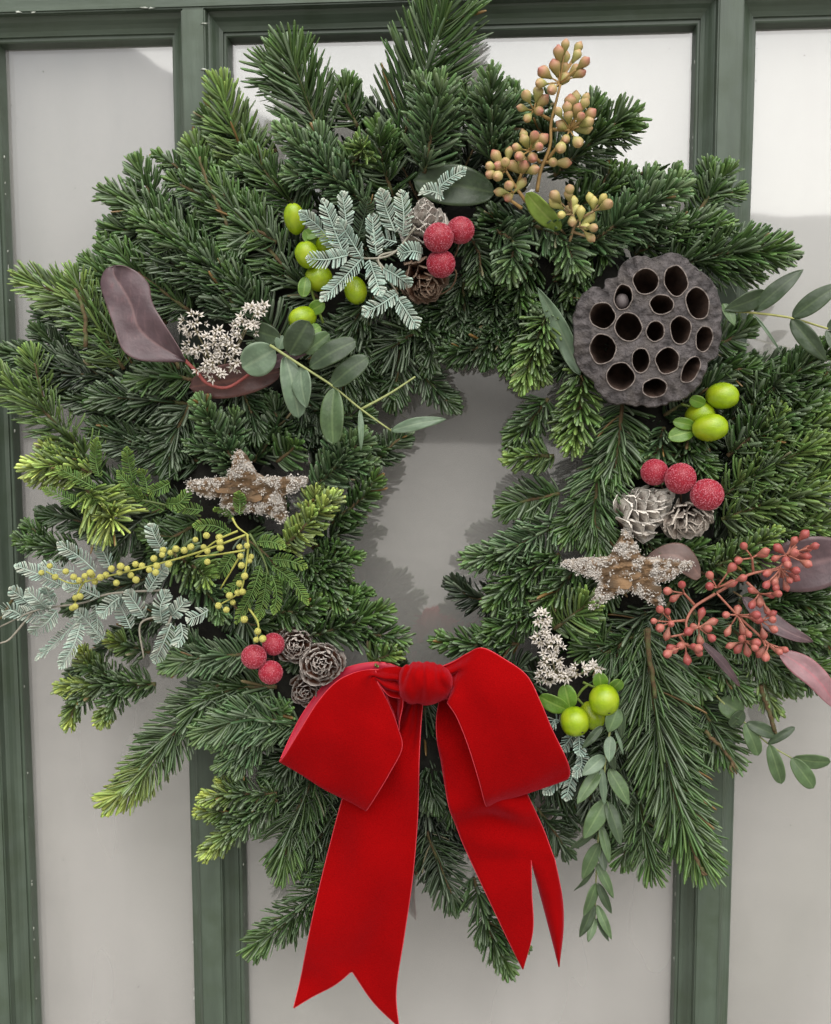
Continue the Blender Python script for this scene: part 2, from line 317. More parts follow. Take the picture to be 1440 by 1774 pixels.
# ------------------------------------------------------------------ needles
def needles(path, L, W, N, style, cA, cB, rs, a0=62, a1=28, curv=0.5, thick=0.30, rosette=8, pale=0.35, jit=1.0, roll=0.0):
    t, n, b = frames(path); seg = np.linalg.norm(np.diff(path, axis=0), axis=1); cum = np.concatenate([[0], np.cumsum(seg)])/seg.sum()
    s = (np.arange(N)+rs.random(N))/N
    a = np.radians(a0+(a1-a0)*s**2+rs.normal(0, 8*jit, N))
    sg = np.where(np.arange(N) % 2 == 0, 1, -1)
    if style != 'pinna': s = np.clip(s+0.03*np.sin(s*23+rs.random()*6)*rs.random(), 0, 1)
    if style == 'brush':
        phi = np.radians(rs.uniform(-135, 135, N))
    elif style == 'flat':
        phi = np.radians(sg*(80+rs.normal(0, 13, N))); m_ = rs.random(N) < 0.13; phi[m_] = np.radians(rs.uniform(-55, 55, m_.sum())); a = np.where(m_, a*0.6, a)
    else:
        phi = np.radians(sg*(80+rs.normal(0, 7, N))+roll)
    if rosette:
        s = np.concatenate([s, np.full(rosette, 0.995)]); a = np.concatenate([a, np.radians(rs.uniform(3, 42, rosette))])
        phi = np.concatenate([phi, rs.uniform(-math.pi, math.pi, rosette)]); N += rosette
    ip = lambda arr: np.stack([np.interp(s, cum, arr[:, k]) for k in range(3)], 1)
    p0, tt, nn, bb = ip(path), nrm(ip(t)), nrm(ip(n)), nrm(ip(b))
    rad = np.cos(phi)[:, None]*nn+np.sin(phi)[:, None]*bb
    d0 = np.cos(a)[:, None]*tt+np.sin(a)[:, None]*rad
    d1 = nrm(d0+curv*(0.65*tt+0.35*nn+rs.normal(0, 0.2*jit, (N, 3))))
    if style == 'pinna': taper = np.minimum(1, 0.55+s*2.5)*np.minimum(1, 0.25+(1-s)*3.2)
    else: taper = np.minimum(1, 0.6+s*4)*(1-0.36*s**3)
    ln = (L*(0.78+0.3*rs.random(N))*taper)[:, None] if style != 'pinna' else (L*taper*(0.95+0.1*rs.random(N)))[:, None]
    if style != 'pinna': ln = ln*np.where(rs.random((N, 1)) < .07, .5, 1)
    us = np.array([0.0, 0.28, 0.58, 0.86, 0.965]); ws = np.array([0.45, 0.85, 1.0, 0.95, 0.62])
    p1 = p0+d0*ln*0.5; p2 = p1+d1*ln*0.5
    u = us[None, :, None]
    c = (1-u)**2*p0[:, None]+2*u*(1-u)*p1[:, None]+u**2*p2[:, None]
    tg = nrm((1-u)*(p1-p0)[:, None]+u*(p2-p1)[:, None])
    upv = nrm(nn+0.7*tt+rs.normal(0, 0.3*jit, (N, 3)))[:, None]
    side = nrm(np.cross(tg, np.broadcast_to(upv, tg.shape))); nor = np.cross(side, tg)
    w = (W*0.5*(0.85+0.3*rs.random(N)))[:, None, None]*ws[None, :, None]
    V = np.stack([c-side*w, c+nor*w*thick*1.3, c+side*w, c-nor*w*thick], 2)      # N,5,4,3
    V = np.concatenate([V.reshape(N, 20, 3), p2[:, None]], 1)
    base = np.arange(N)[:, None, None, None]*21
    i = np.arange(4)[None, :, None, None]*4; j = np.arange(4)[None, None, :, None]; j2 = (j+1) % 4
    q = np.concatenate([base+i+j, base+i+j2, base+i+4+j2, base+i+4+j], 3).reshape(-1, 4)
    b2 = np.arange(N)[:, None, None]*21; k = np.arange(4)[None, :, None]
    tr = np.concatenate([b2+16+k, b2+16+(k+1) % 4, b2+20+0*k], 2).reshape(-1, 3)
    cc = cA[None]+(cB-cA)[None]*(np.clip((s-0.45)/0.55, 0, 1)**1.6)[:, None]
    cc = cc*((0.58+0.8*rs.random(N)**1.3) if style != 'pinna' else (.88+.24*rs.random(N)))[:, None]; cc[:, 0] *= 0.9+0.25*rs.random(N)
    if style != 'pinna': bn_ = rs.random(N) < .006; cc[bn_] = A(sr(118, 92, 52));
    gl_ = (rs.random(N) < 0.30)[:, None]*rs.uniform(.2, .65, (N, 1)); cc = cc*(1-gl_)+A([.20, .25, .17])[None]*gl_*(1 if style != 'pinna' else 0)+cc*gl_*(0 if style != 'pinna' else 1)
    C = np.repeat(cc[:, None], 21, 1)
    pl = np.array([0.30, 0.37, 0.29])
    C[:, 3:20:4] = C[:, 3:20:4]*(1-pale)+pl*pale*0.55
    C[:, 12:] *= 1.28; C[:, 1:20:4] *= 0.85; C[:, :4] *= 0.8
    return V.reshape(-1, 3), q, tr, C.reshape(-1, 3)
A = np.array
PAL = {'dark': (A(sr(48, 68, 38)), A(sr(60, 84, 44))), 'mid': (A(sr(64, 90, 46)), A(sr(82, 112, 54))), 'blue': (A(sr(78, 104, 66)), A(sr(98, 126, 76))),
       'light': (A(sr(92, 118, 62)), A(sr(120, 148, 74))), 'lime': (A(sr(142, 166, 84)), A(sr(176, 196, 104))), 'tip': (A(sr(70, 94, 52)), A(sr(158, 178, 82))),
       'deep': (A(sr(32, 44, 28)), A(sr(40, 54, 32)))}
OUT2 = [(440, 60), (560, 90), (640, 130), (690, -60), (880, -60), (890, 100), (1000, 170), (1120, 160), (1130, 260), (1200, 280), (1300, 290), (1400, 440), (1300, 500), (1280, 590), (1500, 590), (1500, 1200), (1330, 1200), (1240, 1210), (1285, 1450), (1220, 1530), (1060, 1500), (985, 1460), (960, 1500), (900, 1700), (830, 1620), (720, 1570), (600, 1520), (420, 1660), (470, 1500), (450, 1390), (330, 1500), (345, 1320), (170, 1410), (200, 1300), (80, 1250), (80, 1150), (20, 1000), (20, 900), (30, 780), (-30, 650), (20, 470), (160, 440), (160, 330), (260, 260), (360, 130), (440, 190)]
HOLE = [(720, 625), (890, 625), (905, 750), (880, 850), (865, 900), (810, 985), (810, 1070), (755, 1130), (705, 1115), (672, 1050), (600, 945), (640, 885), (690, 850), (680, 760), (690, 690)]
wreath = root('fir_wreath', tuple(P(740, 880, 0.0)), 'round fir wreath of glossy green sprigs hanging on the door', 'wreath')
def sprig(pts, d0, d1, L, style='brush', pal='mid', dens=1.0, W=7.0, seed=None, a0=70, a1=38, curv=0.6, side=False):
    rs = np.random.default_rng(seed if seed is not None else int(rng.integers(1e9)))
    pts = [np.array(p_, float) for p_ in pts]; v_ = pts[-1]-pts[-2]; lv = np.linalg.norm(v_); pts[-1] = pts[-1]-v_/lv*min(.27*L, .5*lv)
    n = len(pts); P3 = [P(x, y, d0+(d1-d0)*(i/(n-1))) for i, (x, y) in enumerate(pts)]
    path = crom(P3, 28)
    if side:
        q2 = crom([(x, y, 0) for x, y in pts], 40)[:, :2]; tot = np.linalg.norm(np.diff(q2, axis=0), axis=1).sum()
        if tot > 95:
            for sgn in (1, -1):
                if rs.random() < .35: continue
                f = rs.uniform(.22, .5); k0 = int(f*39); tg = q2[min(39, k0+2)]-q2[k0-2]; tg /= np.linalg.norm(tg); an = sgn*R(rs.uniform(28, 46)); ll = tot*(1-f)*rs.uniform(.5, .72)+L*.3
                dv = np.array([tg[0]*math.cos(an)-tg[1]*math.sin(an), tg[0]*math.sin(an)+tg[1]*math.cos(an)]); a_ = q2[k0]; e_ = a_+dv*ll
                if inside(e_[0]+dv[0]*L*.2, e_[1]+dv[1]*L*.2, HOLE) or not inside(e_[0], e_[1], OUT2): continue
                dd = d0+(d1-d0)*f-.004
                sprig([a_, a_+dv*ll*.55+tg*ll*.04, e_+tg*ll*.12], dd, dd+rs.uniform(-.006, .004), L*rs.uniform(.75, .92), style, pal, dens*.85, W*.95, int(rs.integers(1e9)), a0, a1, curv)
    ln = np.linalg.norm(np.diff(path, axis=0), axis=1).sum()/U
    N = int(max(24, ln*(1.0 if style == 'brush' else 0.84)*dens*(45/L)**0.3))
    mb = MB(); tube(mb, path[::4], 4.0*U, 1.8*U, 6, 10, (1, 1, 1))
    tw = link('fir_sprig', mb.mesh('twig', M['twig']), wreath)
    cA, cB = PAL[pal]
    V, q, t, C = needles(path, L*U, W*U, N, style, cA, cB, rs, a0, a1, curv)
    nd = link('needles', fast_mesh('needles', V, q, t, C, M['needle']), tw)
    tag(nd, kind='stuff')
    return tw

# bare woody ends
def twig_end(pts, d, r0, r1, bud=False):
    mb = MB(); p = crom([P(x, y, d) for x, y in pts], 14); p = p+rng.normal(0, .0004, p.shape)
    tube(mb, p, r0*U, r1*U, 7, 20)
    if bud:
        for _ in range(5): e_ = p[-1]+rng.normal(0, .0016, 3); tube(mb, [p[-1], e_, e_+(p[-1]-p[-4])*.5+rng.normal(0, .001, 3)], 3.2*U, 1.2*U, 6, 6)
    link('bare_twig', mb.mesh('bare_twig', M['twig']), wreath)
twig_end([(1120, 1090), (1128, 1150), (1135, 1210)], .060, 5, 3.5); twig_end([(1222, 1268), (1245, 1290), (1272, 1322)], .040, 4, 2.6, True)
twig_end([(1196, 1450), (1206, 1485), (1215, 1508)], .048, 3, 4, True); twig_end([(1318, 1190), (1330, 1225), (1342, 1265)], .038, 4, 4, True); twig_end([(310, 640), (290, 600), (270, 560)], .050, 3.5, 2.5)
twig_end([(395, 395), (365, 330), (345, 272)], .050, 3, 2); twig_end([(150, 600), (145, 540), (130, 500)], .050, 4, 2.6); twig_end([(30, 1020), (10, 1060), (-5, 1080)], .050, 3, 2)

# ring core added to block light, near-black for the shade between sprigs
RING = [(760, 430), (960, 470), (1110, 620), (1160, 840), (1110, 1080), (960, 1240), (740, 1310), (540, 1240), (400, 1080), (370, 860), (430, 640), (570, 480)]
def ring_pt(t):
    n = len(RING); f = (t % 1)*n; i = int(f); f -= i
    g = lambda k: np.array(RING[k % n], float)
    a, b, c, d = g(i-1), g(i), g(i+1), g(i+2)
    return 0.5*((2*b)+(c-a)*f+(2*a-5*b+4*c-d)*f*f+(3*b-a-3*c+d)*f**3)
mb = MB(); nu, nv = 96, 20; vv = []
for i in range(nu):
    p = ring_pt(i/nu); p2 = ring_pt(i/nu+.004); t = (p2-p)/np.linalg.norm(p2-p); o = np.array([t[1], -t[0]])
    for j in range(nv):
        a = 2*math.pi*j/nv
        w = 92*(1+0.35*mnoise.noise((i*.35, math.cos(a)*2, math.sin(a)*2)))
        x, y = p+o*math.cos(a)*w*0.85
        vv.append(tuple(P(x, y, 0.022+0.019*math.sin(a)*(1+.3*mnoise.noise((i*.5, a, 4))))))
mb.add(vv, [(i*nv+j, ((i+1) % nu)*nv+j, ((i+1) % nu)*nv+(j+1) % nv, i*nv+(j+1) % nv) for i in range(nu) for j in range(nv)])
link('shade_core', mb.mesh('shade_core', M['core_shade']), wreath)

OUT = [(450, 80), (560, 110), (640, 150), (690, 20), (870, 20), (880, 110), (1000, 190), (1110, 180), (1110, 270), (1190, 290), (1280, 300), (1380, 440), (1290, 500), (1270, 590), (1440, 610), (1460, 1200), (1330, 1190), (1240, 1200), (1270, 1450), (1220, 1520), (1060, 1490), (980, 1440), (960, 1500), (880, 1690), (830, 1600), (720, 1550), (600, 1500), (430, 1640), (470, 1490), (450, 1380), (340, 1480), (350, 1310), (180, 1400), (210, 1300), (90, 1240), (90, 1150), (30, 1000), (30, 900), (40, 780), (0, 650), (30, 480), (170, 450), (170, 340), (270, 270), (370, 140), (450, 200)]
HOLE = [(720, 625), (890, 625), (905, 750), (880, 850), (865, 900), (810, 985), (810, 1070), (755, 1130), (705, 1115), (672, 1050), (600, 945), (640, 885), (690, 850), (680, 760), (690, 690)]
# background sprigs that fill the ring, darker palettes stand in for deep shade
k = 0; tries = 0
while k < 110 and tries < 900:
    tries += 1
    t = rng.random(); p = ring_pt(t)+rng.normal(0, 35, 2); c = np.array([765, 880.])
    o = p-c; o /= np.linalg.norm(o)
    inward = rng.random() < 0.30
    ang = rng.normal(0, 0.55); dr = (-o if inward else o)
    dr = np.array([dr[0]*math.cos(ang)-dr[1]*math.sin(ang), dr[0]*math.sin(ang)+dr[1]*math.cos(ang)])
    ln = rng.uniform(90, 150) if inward else rng.uniform(170, 330)
    L = rng.uniform(38, 58)
    while ln > 70:
        e = p+dr*(ln+L*0.55)
        if inside(e[0], e[1], OUT) and not inside(e[0], e[1], HOLE): break
        ln -= 20
    if ln <= 70: continue
    side = np.array([-dr[1], dr[0]])*rng.normal(0, 0.08)*ln
    d0 = rng.uniform(0.006, 0.030)
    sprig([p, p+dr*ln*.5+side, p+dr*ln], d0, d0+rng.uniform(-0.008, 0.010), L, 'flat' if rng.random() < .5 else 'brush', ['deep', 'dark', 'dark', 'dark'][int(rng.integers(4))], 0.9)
    k += 1

S = [  # traced sprigs: points base to tip, depth base/tip (cm), needle length, style, colour, density
 # top
 ([(690, 260), (740, 120), (795, -35)], 3.5, 4.5, 104, 'flat', 'mid', 1.5), ([(735, 300), (752, 210), (768, 140)], 5.0, 6.4, 56, 'brush', 'blue', 1.25),
 ([(560, 250), (522, 150), (497, 75)], 3.0, 3.8, 84, 'flat', 'mid', 1.5), ([(455, 340), (405, 225), (380, 140)], 3.0, 3.8, 62, 'flat', 'light', 1.2),
 ([(640, 360), (560, 290), (485, 222)], 5.2, 5.2, 46, 'brush', 'blue', 1.35), ([(600, 300), (625, 265), (632, 245)], 4.5, 6.6, 44, 'brush', 'light', 1.0),
 ([(680, 340), (660, 270), (655, 215)], 4.4, 5.6, 48, 'brush', 'mid', 1.1),
 ([(345, 325), (305, 288), (270, 268)], 2.6, 3.0, 30, 'flat', 'mid', 0.9), ([(360, 330), (338, 240)], 2.4, 2.6, 48, 'flat', 'light', 1.0),
 ([(400, 410), (362, 325), (340, 268)], 3.8, 4.0, 46, 'flat', 'mid', 0.8), ([(370, 450), (280, 385), (215, 345), (178, 335)], 4.0, 3.4, 54, 'flat', 'mid', 1.2),
 ([(420, 500), (320, 430), (235, 375)], 5.0, 4.2, 50, 'brush', 'mid', 1.2), ([(500, 470), (420, 380), (370, 310)], 4.6, 4.4, 58, 'flat', 'mid', 1.1),
 ([(470, 540), (350, 480), (250, 440)], 4.8, 4.2, 56, 'flat', 'dark', 1.2), ([(480, 420), (440, 400), (390, 440)], 4.8, 5.2, 50, 'flat', 'mid', 1.0),
 ([(420, 560), (390, 500), (350, 430)], 5.2, 5.2, 52, 'flat', 'dark', 1.1), ([(500, 600), (430, 520), (410, 470)], 5.0, 5.2, 56, 'flat', 'dark', 1.0),
 ([(850, 280), (852, 195), (850, 130)], 4.8, 6.0, 52, 'brush', 'blue', 1.25), ([(960, 305), (1040, 232), (1102, 195)], 4.6, 5.6, 58, 'brush', 'mid', 1.3),
 ([(910, 330), (880, 280), (870, 230)], 4.2, 5.0, 46, 'brush', 'dark', 1.1), ([(1010, 430), (1105, 365), (1185, 320)], 5.2, 6.4, 52, 'brush', 'blue', 1.35),
 ([(1200, 385), (1238, 325), (1268, 290)], 3.0, 3.2, 40, 'flat', 'mid', 1.0), ([(1150, 470), (1250, 440), (1365, 437)], 4.6, 5.4, 62, 'brush', 'mid', 1.5),
 ([(1250, 430), (1330, 425), (1375, 440)], 3.2, 3.4, 40, 'brush', 'dark', 1.0), ([(1110, 300), (1150, 330), (1180, 300)], 3.4, 4.2, 44, 'brush', 'mid', 1.0),
 ([(920, 390), (970, 410), (1005, 470)], 5.0, 6.4, 50, 'brush', 'blue', 1.3), ([(860, 400), (890, 420), (880, 480)], 5.0, 6.4, 50, 'brush', 'blue', 1.3),
 ([(800, 380), (830, 440), (830, 500)], 4.4, 5.0, 46, 'brush', 'dark', 1.1), ([(930, 440), (900, 500), (920, 540)], 4.2, 5.0, 44, 'brush', 'mid', 1.0),
 ([(1050, 430), (1010, 450), (985, 520)], 4.4, 4.8, 46, 'brush', 'mid', 1.0),
 ([(720, 575), (680, 600), (640, 622)], 4.0, 3.6, 62, 'flat', 'dark', 1.2), ([(690, 540), (735, 565), (775, 600)], 3.8, 3.6, 42, 'brush', 'dark', 1.1),
 ([(720, 630), (755, 675), (788, 708)], 3.0, 2.6, 38, 'flat', 'dark', 1.1), ([(880, 580), (820, 605), (765, 612)], 3.6, 4.0, 42, 'brush', 'dark', 1.2),
 ([(620, 560), (600, 640), (590, 700)], 3.8, 4.0, 56, 'flat', 'dark', 1.1), ([(700, 560), (690, 640), (680, 700)], 3.2, 3.2, 52, 'flat', 'dark', 1.0),
 # left
 ([(240, 620), (140, 530), (38, 480)], 3.0, 3.6, 66, 'flat', 'light', 1.4), ([(215, 640), (155, 540), (130, 470)], 3.4, 3.6, 62, 'flat', 'light', 1.2),
 ([(290, 560), (200, 490), (150, 452)], 3.2, 3.4, 48, 'flat', 'mid', 1.1), ([(260, 665), (100, 628), (5, 610)], 3.0, 2.8, 50, 'flat', 'dark', 1.3),
 ([(170, 820), (90, 725), (20, 672), (-15, 640)], 4.0, 4.4, 58, 'brush', 'light', 1.15), ([(330, 770), (200, 712), (90, 672)], 3.2, 2.8, 52, 'flat', 'dark', 1.3),
 ([(330, 700), (230, 690), (160, 690)], 4.2, 4.2, 52, 'flat', 'dark', 1.1), ([(350, 800), (240, 770), (160, 740)], 3.8, 3.6, 54, 'flat', 'dark', 1.2),
 ([(340, 660), (290, 650), (230, 660)], 4.8, 5.0, 48, 'flat', 'mid', 0.9), ([(425, 830), (380, 760), (345, 692)], 4.6, 6.4, 42, 'brush', 'blue', 1.5),
 ([(160, 818), (95, 806), (45, 812)], 4.6, 5.4, 46, 'brush', 'lime', 1.3), ([(150, 850), (185, 885), (205, 915)], 4.8, 6.8, 80, 'brush', 'lime', 1.7),
 ([(140, 955), (70, 945), (30, 932)], 3.2, 3.0, 36, 'brush', 'mid', 1.1), ([(210, 930), (130, 900), (70, 890)], 2.8, 2.8, 40, 'flat', 'dark', 1.1),
 ([(490, 950), (540, 900), (585, 856)], 5.2, 6.0, 38, 'brush', 'lime', 1.2), ([(545, 845), (595, 795), (632, 755)], 5.0, 5.4, 44, 'brush', 'blue', 1.4),
 ([(575, 905), (625, 865), (655, 820)], 4.2, 4.6, 40, 'brush', 'mid', 1.2), ([(650, 800), (680, 770), (705, 752)], 3.4, 3.2, 36, 'flat', 'dark', 1.0),
 ([(500, 1010), (560, 985), (618, 962)], 4.4, 4.6, 44, 'brush', 'mid', 1.3), ([(520, 1110), (600, 1082), (672, 1058)], 4.6, 4.4, 50, 'brush', 'mid', 1.4),
 ([(520, 960), (560, 1010), (600, 1060)], 4.4, 4.8, 44, 'brush', 'mid', 1.2), ([(590, 1100), (650, 1100), (705, 1110)], 4.2, 4.6, 44, 'brush', 'mid', 1.2),
 ([(300, 960), (340, 985), (368, 1010)], 5.0, 6.6, 50, 'brush', 'light', 1.2), ([(480, 800), (505, 780), (515, 765)], 4.6, 5.4, 46, 'flat', 'mid', 0.8),
 ([(450, 720), (520, 740), (590, 720)], 3.8, 3.6, 50, 'flat', 'deep', 1.1), ([(500, 660), (560, 720), (640, 720)], 4.0, 3.8, 48, 'flat', 'dark', 1.2),
 ([(330, 880), (260, 890), (190, 960)], 3.6, 3.4, 50, 'flat', 'dark', 1.1), ([(420, 930), (460, 960), (500, 1010)], 4.2, 4.6, 46, 'flat', 'mid', 1.0),
 ([(330, 1000), (370, 1040), (385, 1075)], 4.8, 5.6, 36, 'brush', 'blue', 1.1), ([(540, 950), (580, 930), (615, 905)], 4.0, 3.8, 42, 'brush', 'dark', 1.1),
 # lower left
 ([(270, 1185), (165, 1186), (100, 1192)], 4.2, 4.4, 36, 'brush', 'tip', 1.3), ([(165, 1190), (130, 1225), (118, 1260)], 4.2, 4.6, 30, 'brush', 'tip', 1.2),
 ([(215, 1190), (190, 1225), (175, 1255)], 4.4, 4.8, 32, 'brush', 'tip', 1.2), ([(185, 1170), (155, 1150), (140, 1125)], 4.4, 4.8, 32, 'brush', 'tip', 1.2),
 ([(440, 1132), (355, 1140), (285, 1152)], 5.0, 5.0, 42, 'flat', 'blue', 1.4), ([(260, 1130), (215, 1115), (190, 1105)], 4.2, 4.4, 34, 'brush', 'tip', 1.0),
 ([(380, 1185), (295, 1278), (235, 1355), (182, 1393)], 4.2, 4.2, 60, 'flat', 'tip', 1.9), ([(520, 1255), (430, 1245), (340, 1272)], 5.0, 5.2, 56, 'flat', 'blue', 1.6),
 ([(480, 1190), (400, 1195), (330, 1240)], 4.4, 4.2, 50, 'flat', 'mid', 1.3), ([(480, 1375), (410, 1376), (352, 1382)], 4.0, 4.4, 36, 'brush', 'tip', 1.2),
 ([(480, 1385), (405, 1438), (352, 1482)], 3.6, 4.0, 40, 'brush', 'tip', 1.3), ([(560, 1310), (505, 1430), (490, 1515)], 2.2, 2.2, 74, 'flat', 'mid', 1.6),
 ([(600, 1500), (510, 1585), (430, 1648)], 2.0, 2.6, 58, 'brush', 'mid', 1.3), ([(620, 1350), (560, 1440), (540, 1520)], 1.8, 1.6, 66, 'flat', 'dark', 1.3),
 ([(560, 1270), (500, 1320), (460, 1350)], 3.4, 3.2, 50, 'flat', 'dark', 1.2), ([(470, 1270), (420, 1300), (380, 1330)], 4.4, 4.2, 42, 'flat', 'blue', 1.0),
 # bottom
 ([(740, 1440), (770, 1520), (792, 1570)], 2.6, 2.6, 58, 'flat', 'dark', 1.2), ([(820, 1520), (850, 1615), (885, 1682)], 2.6, 2.8, 50, 'brush', 'mid', 1.2),
 ([(740, 1280), (740, 1400), (745, 1480)], 2.2, 2.0, 56, 'flat', 'deep', 1.4), ([(930, 1400), (960, 1440), (985, 1480)], 2.8, 2.6, 42, 'flat', 'dark', 1.1),
 ([(900, 1320), (980, 1370), (1030, 1400)], 2.8, 2.6, 46, 'flat', 'dark', 1.1), ([(700, 1450), (640, 1500), (600, 1530)], 1.8, 1.6, 50, 'flat', 'dark', 1.1),
 # lower right
 ([(1118, 1090), (1135, 1230), (1170, 1380), (1222, 1508)], 4.8, 4.2, 92, 'flat', 'mid', 1.9), ([(1105, 1370), (1118, 1450), (1132, 1520)], 3.4, 3.2, 58, 'flat', 'mid', 1.4),
 ([(1100, 1220), (1060, 1330), (1080, 1440)], 3.4, 3.2, 60, 'flat', 'dark', 1.4), ([(1180, 1160), (1230, 1250), (1275, 1325)], 3.0, 3.0, 60, 'flat', 'mid', 1.0),
 ([(1100, 1100), (1050, 1130), (1010, 1080)], 4.4, 5.0, 60, 'flat', 'mid', 1.0), ([(1160, 1130), (1200, 1160), (1220, 1200)], 4.0, 4.4, 50, 'flat', 'mid', 1.0),
 ([(960, 1090), (1000, 1060), (1030, 1035)], 4.8, 5.8, 56, 'flat', 'light', 1.0), ([(950, 1050), (880, 1085), (838, 1102)], 4.2, 4.0, 46, 'brush', 'mid', 1.3),
 ([(900, 1115), (815, 1118), (755, 1108)], 3.8, 3.6, 42, 'brush', 'mid', 1.3), ([(880, 1040), (820, 1035), (780, 1008)], 2.8, 2.6, 40, 'flat', 'deep', 1.1),
 # inner right and right
 ([(950, 540), (925, 610), (902, 668)], 5.0, 5.6, 44, 'brush', 'light', 1.4), ([(1010, 640), (1004, 720), (990, 778)], 5.0, 5.8, 48, 'brush', 'light', 1.5),
 ([(1078, 700), (1070, 780), (1060, 838)], 5.0, 5.2, 58, 'flat', 'mid', 1.6), ([(1040, 800), (1030, 890), (1040, 960)], 5.0, 5.0, 62, 'flat', 'mid', 1.9),
 ([(960, 790), (915, 790), (880, 798)], 4.2, 4.2, 40, 'brush', 'light', 1.2), ([(970, 855), (910, 868), (868, 885)], 4.0, 3.8, 46, 'flat', 'mid', 1.4),
 ([(970, 905), (880, 955), (808, 972)], 4.4, 4.2, 48, 'brush', 'blue', 1.4), ([(950, 690), (915, 735), (885, 770)], 4.0, 3.8, 44, 'brush', 'mid', 1.3),
 ([(970, 960), (900, 1000), (850, 1050)], 4.4, 4.4, 48, 'brush', 'mid', 1.3), ([(1000, 980), (970, 1020), (930, 1050)], 4.8, 5.0, 46, 'brush', 'mid', 1.2),
 ([(1230, 780), (1160, 790), (1110, 790)], 4.4, 4.8, 46, 'flat', 'mid', 1.1), ([(1150, 740), (1140, 780), (1120, 800)], 4.6, 5.2, 44, 'brush', 'blue', 1.0),
 ([(1300, 705), (1380, 645), (1450, 600)], 4.2, 4.8, 46, 'brush', 'mid', 1.3), ([(1260, 790), (1340, 730), (1430, 690)], 4.2, 4.6, 50, 'brush', 'mid', 1.4),
 ([(1250, 860), (1350, 800), (1450, 760)], 4.6, 5.2, 50, 'brush', 'light', 1.4), ([(1250, 900), (1340, 870), (1450, 850)], 4.6, 5.4, 52, 'brush', 'light', 1.4),
 ([(1230, 600), (1270, 585), (1302, 560)], 3.6, 3.8, 38, 'flat', 'mid', 1.2), ([(1240, 640), (1275, 640), (1310, 640)], 3.8, 3.8, 40, 'brush', 'mid', 1.1),
 ([(1230, 985), (1290, 958), (1345, 920)], 4.8, 5.8, 38, 'brush', 'light', 1.3), ([(1260, 1010), (1200, 985), (1160, 960)], 4.4, 4.6, 40, 'brush', 'mid', 1.0),
 ([(1280, 1040), (1370, 1090), (1440, 1100)], 4.0, 4.2, 44, 'brush', 'mid', 1.2), ([(1260, 1080), (1330, 1150), (1380, 1195)], 3.6, 3.6, 44, 'flat', 'mid', 1.2),
 ([(1300, 1040), (1390, 1040), (1450, 1050)], 3.6, 3.6, 46, 'brush', 'mid', 1.2), ([(1200, 1060), (1240, 1120), (1260, 1180)], 4.0, 4.0, 46, 'flat', 'mid', 1.1),
 ([(1300, 1100), (1325, 1190), (1345, 1235)], 3.4, 3.2, 40, 'flat', 'light', 0.8), ([(1060, 600), (1010, 620), (960, 640)], 4.0, 4.2, 44, 'brush', 'dark', 1.1),
 # more of the dense middle
 ([(800, 470), (805, 550), (790, 628)], 3.6, 3.6, 42, 'flat', 'dark', 1.3), ([(860, 480), (855, 560), (842, 632)], 3.6, 3.8, 40, 'brush', 'dark', 1.3), ([(740, 500), (750, 570), (742, 640)], 3.6, 3.4, 42, 'flat', 'dark', 1.3), ([(915, 520), (900, 580), (880, 645)], 3.8, 4.0, 40, 'brush', 'mid', 1.2),
 ([(930, 380), (880, 390), (840, 370)], 4.4, 4.6, 44, 'brush', 'dark', 1.2), ([(960, 480), (980, 540), (960, 600)], 4.2, 4.4, 46, 'brush', 'dark', 1.2), ([(1010, 420), (1060, 420), (1090, 400)], 4.4, 4.8, 42, 'brush', 'mid', 1.1), ([(1150, 720), (1200, 690), (1260, 650)], 4.0, 4.2, 46, 'flat', 'dark', 1.2), ([(400, 1040), (430, 1080), (470, 1080)], 4.2, 4.6, 44, 'flat', 'dark', 1.2), ([(580, 1180), (540, 1130), (500, 1150)], 4.0, 4.2, 42, 'flat', 'dark', 1.1), ([(760, 1290), (740, 1340), (760, 1400)], 3.6, 3.6, 44, 'flat', 'dark', 1.2),
 ([(400, 640), (430, 700), (450, 760)], 4.2, 4.4, 46, 'flat', 'dark', 1.2), ([(330, 700), (300, 760), (290, 820)], 4.4, 4.4, 48, 'flat', 'dark', 1.2), ([(440, 800), (480, 740), (470, 690)], 4.0, 4.4, 46, 'flat', 'dark', 1.1), ([(740, 1160), (735, 1280), (745, 1400)], 3.4, 3.2, 50, 'flat', 'dark', 1.5), ([(760, 1200), (790, 1300), (780, 1420)], 2.8, 2.6, 54, 'flat', 'dark', 1.3), ([(350, 900), (300, 930), (250, 920)], 4.2, 4.4, 46, 'flat', 'mid', 1.2), ([(470, 1100), (500, 1080), (480, 1010)], 4.4, 4.8, 46, 'flat', 'mid', 1.1), ([(1200, 720), (1190, 780), (1230, 820)], 4.2, 4.6, 46, 'brush', 'mid', 1.2), ([(1110, 930), (1150, 960), (1230, 950)], 4.4, 4.8, 44, 'brush', 'mid', 1.2), ([(600, 440), (660, 420), (700, 360)], 4.4, 4.8, 48, 'brush', 'dark', 1.2), ([(640, 560), (580, 590), (520, 600)], 4.2, 4.4, 48, 'flat', 'dark', 1.2), ([(690, 500), (640, 520), (600, 580)], 4.4, 4.4, 48, 'flat', 'dark', 1.2),
 ([(800, 500), (760, 560), (700, 590)], 3.4, 3.6, 46, 'brush', 'dark', 1.2), ([(900, 520), (860, 570), (850, 600)], 3.4, 3.8, 42, 'brush', 'dark', 1.2), ([(640, 480), (700, 520), (740, 560)], 3.6, 3.6, 50, 'flat', 'dark', 1.2),
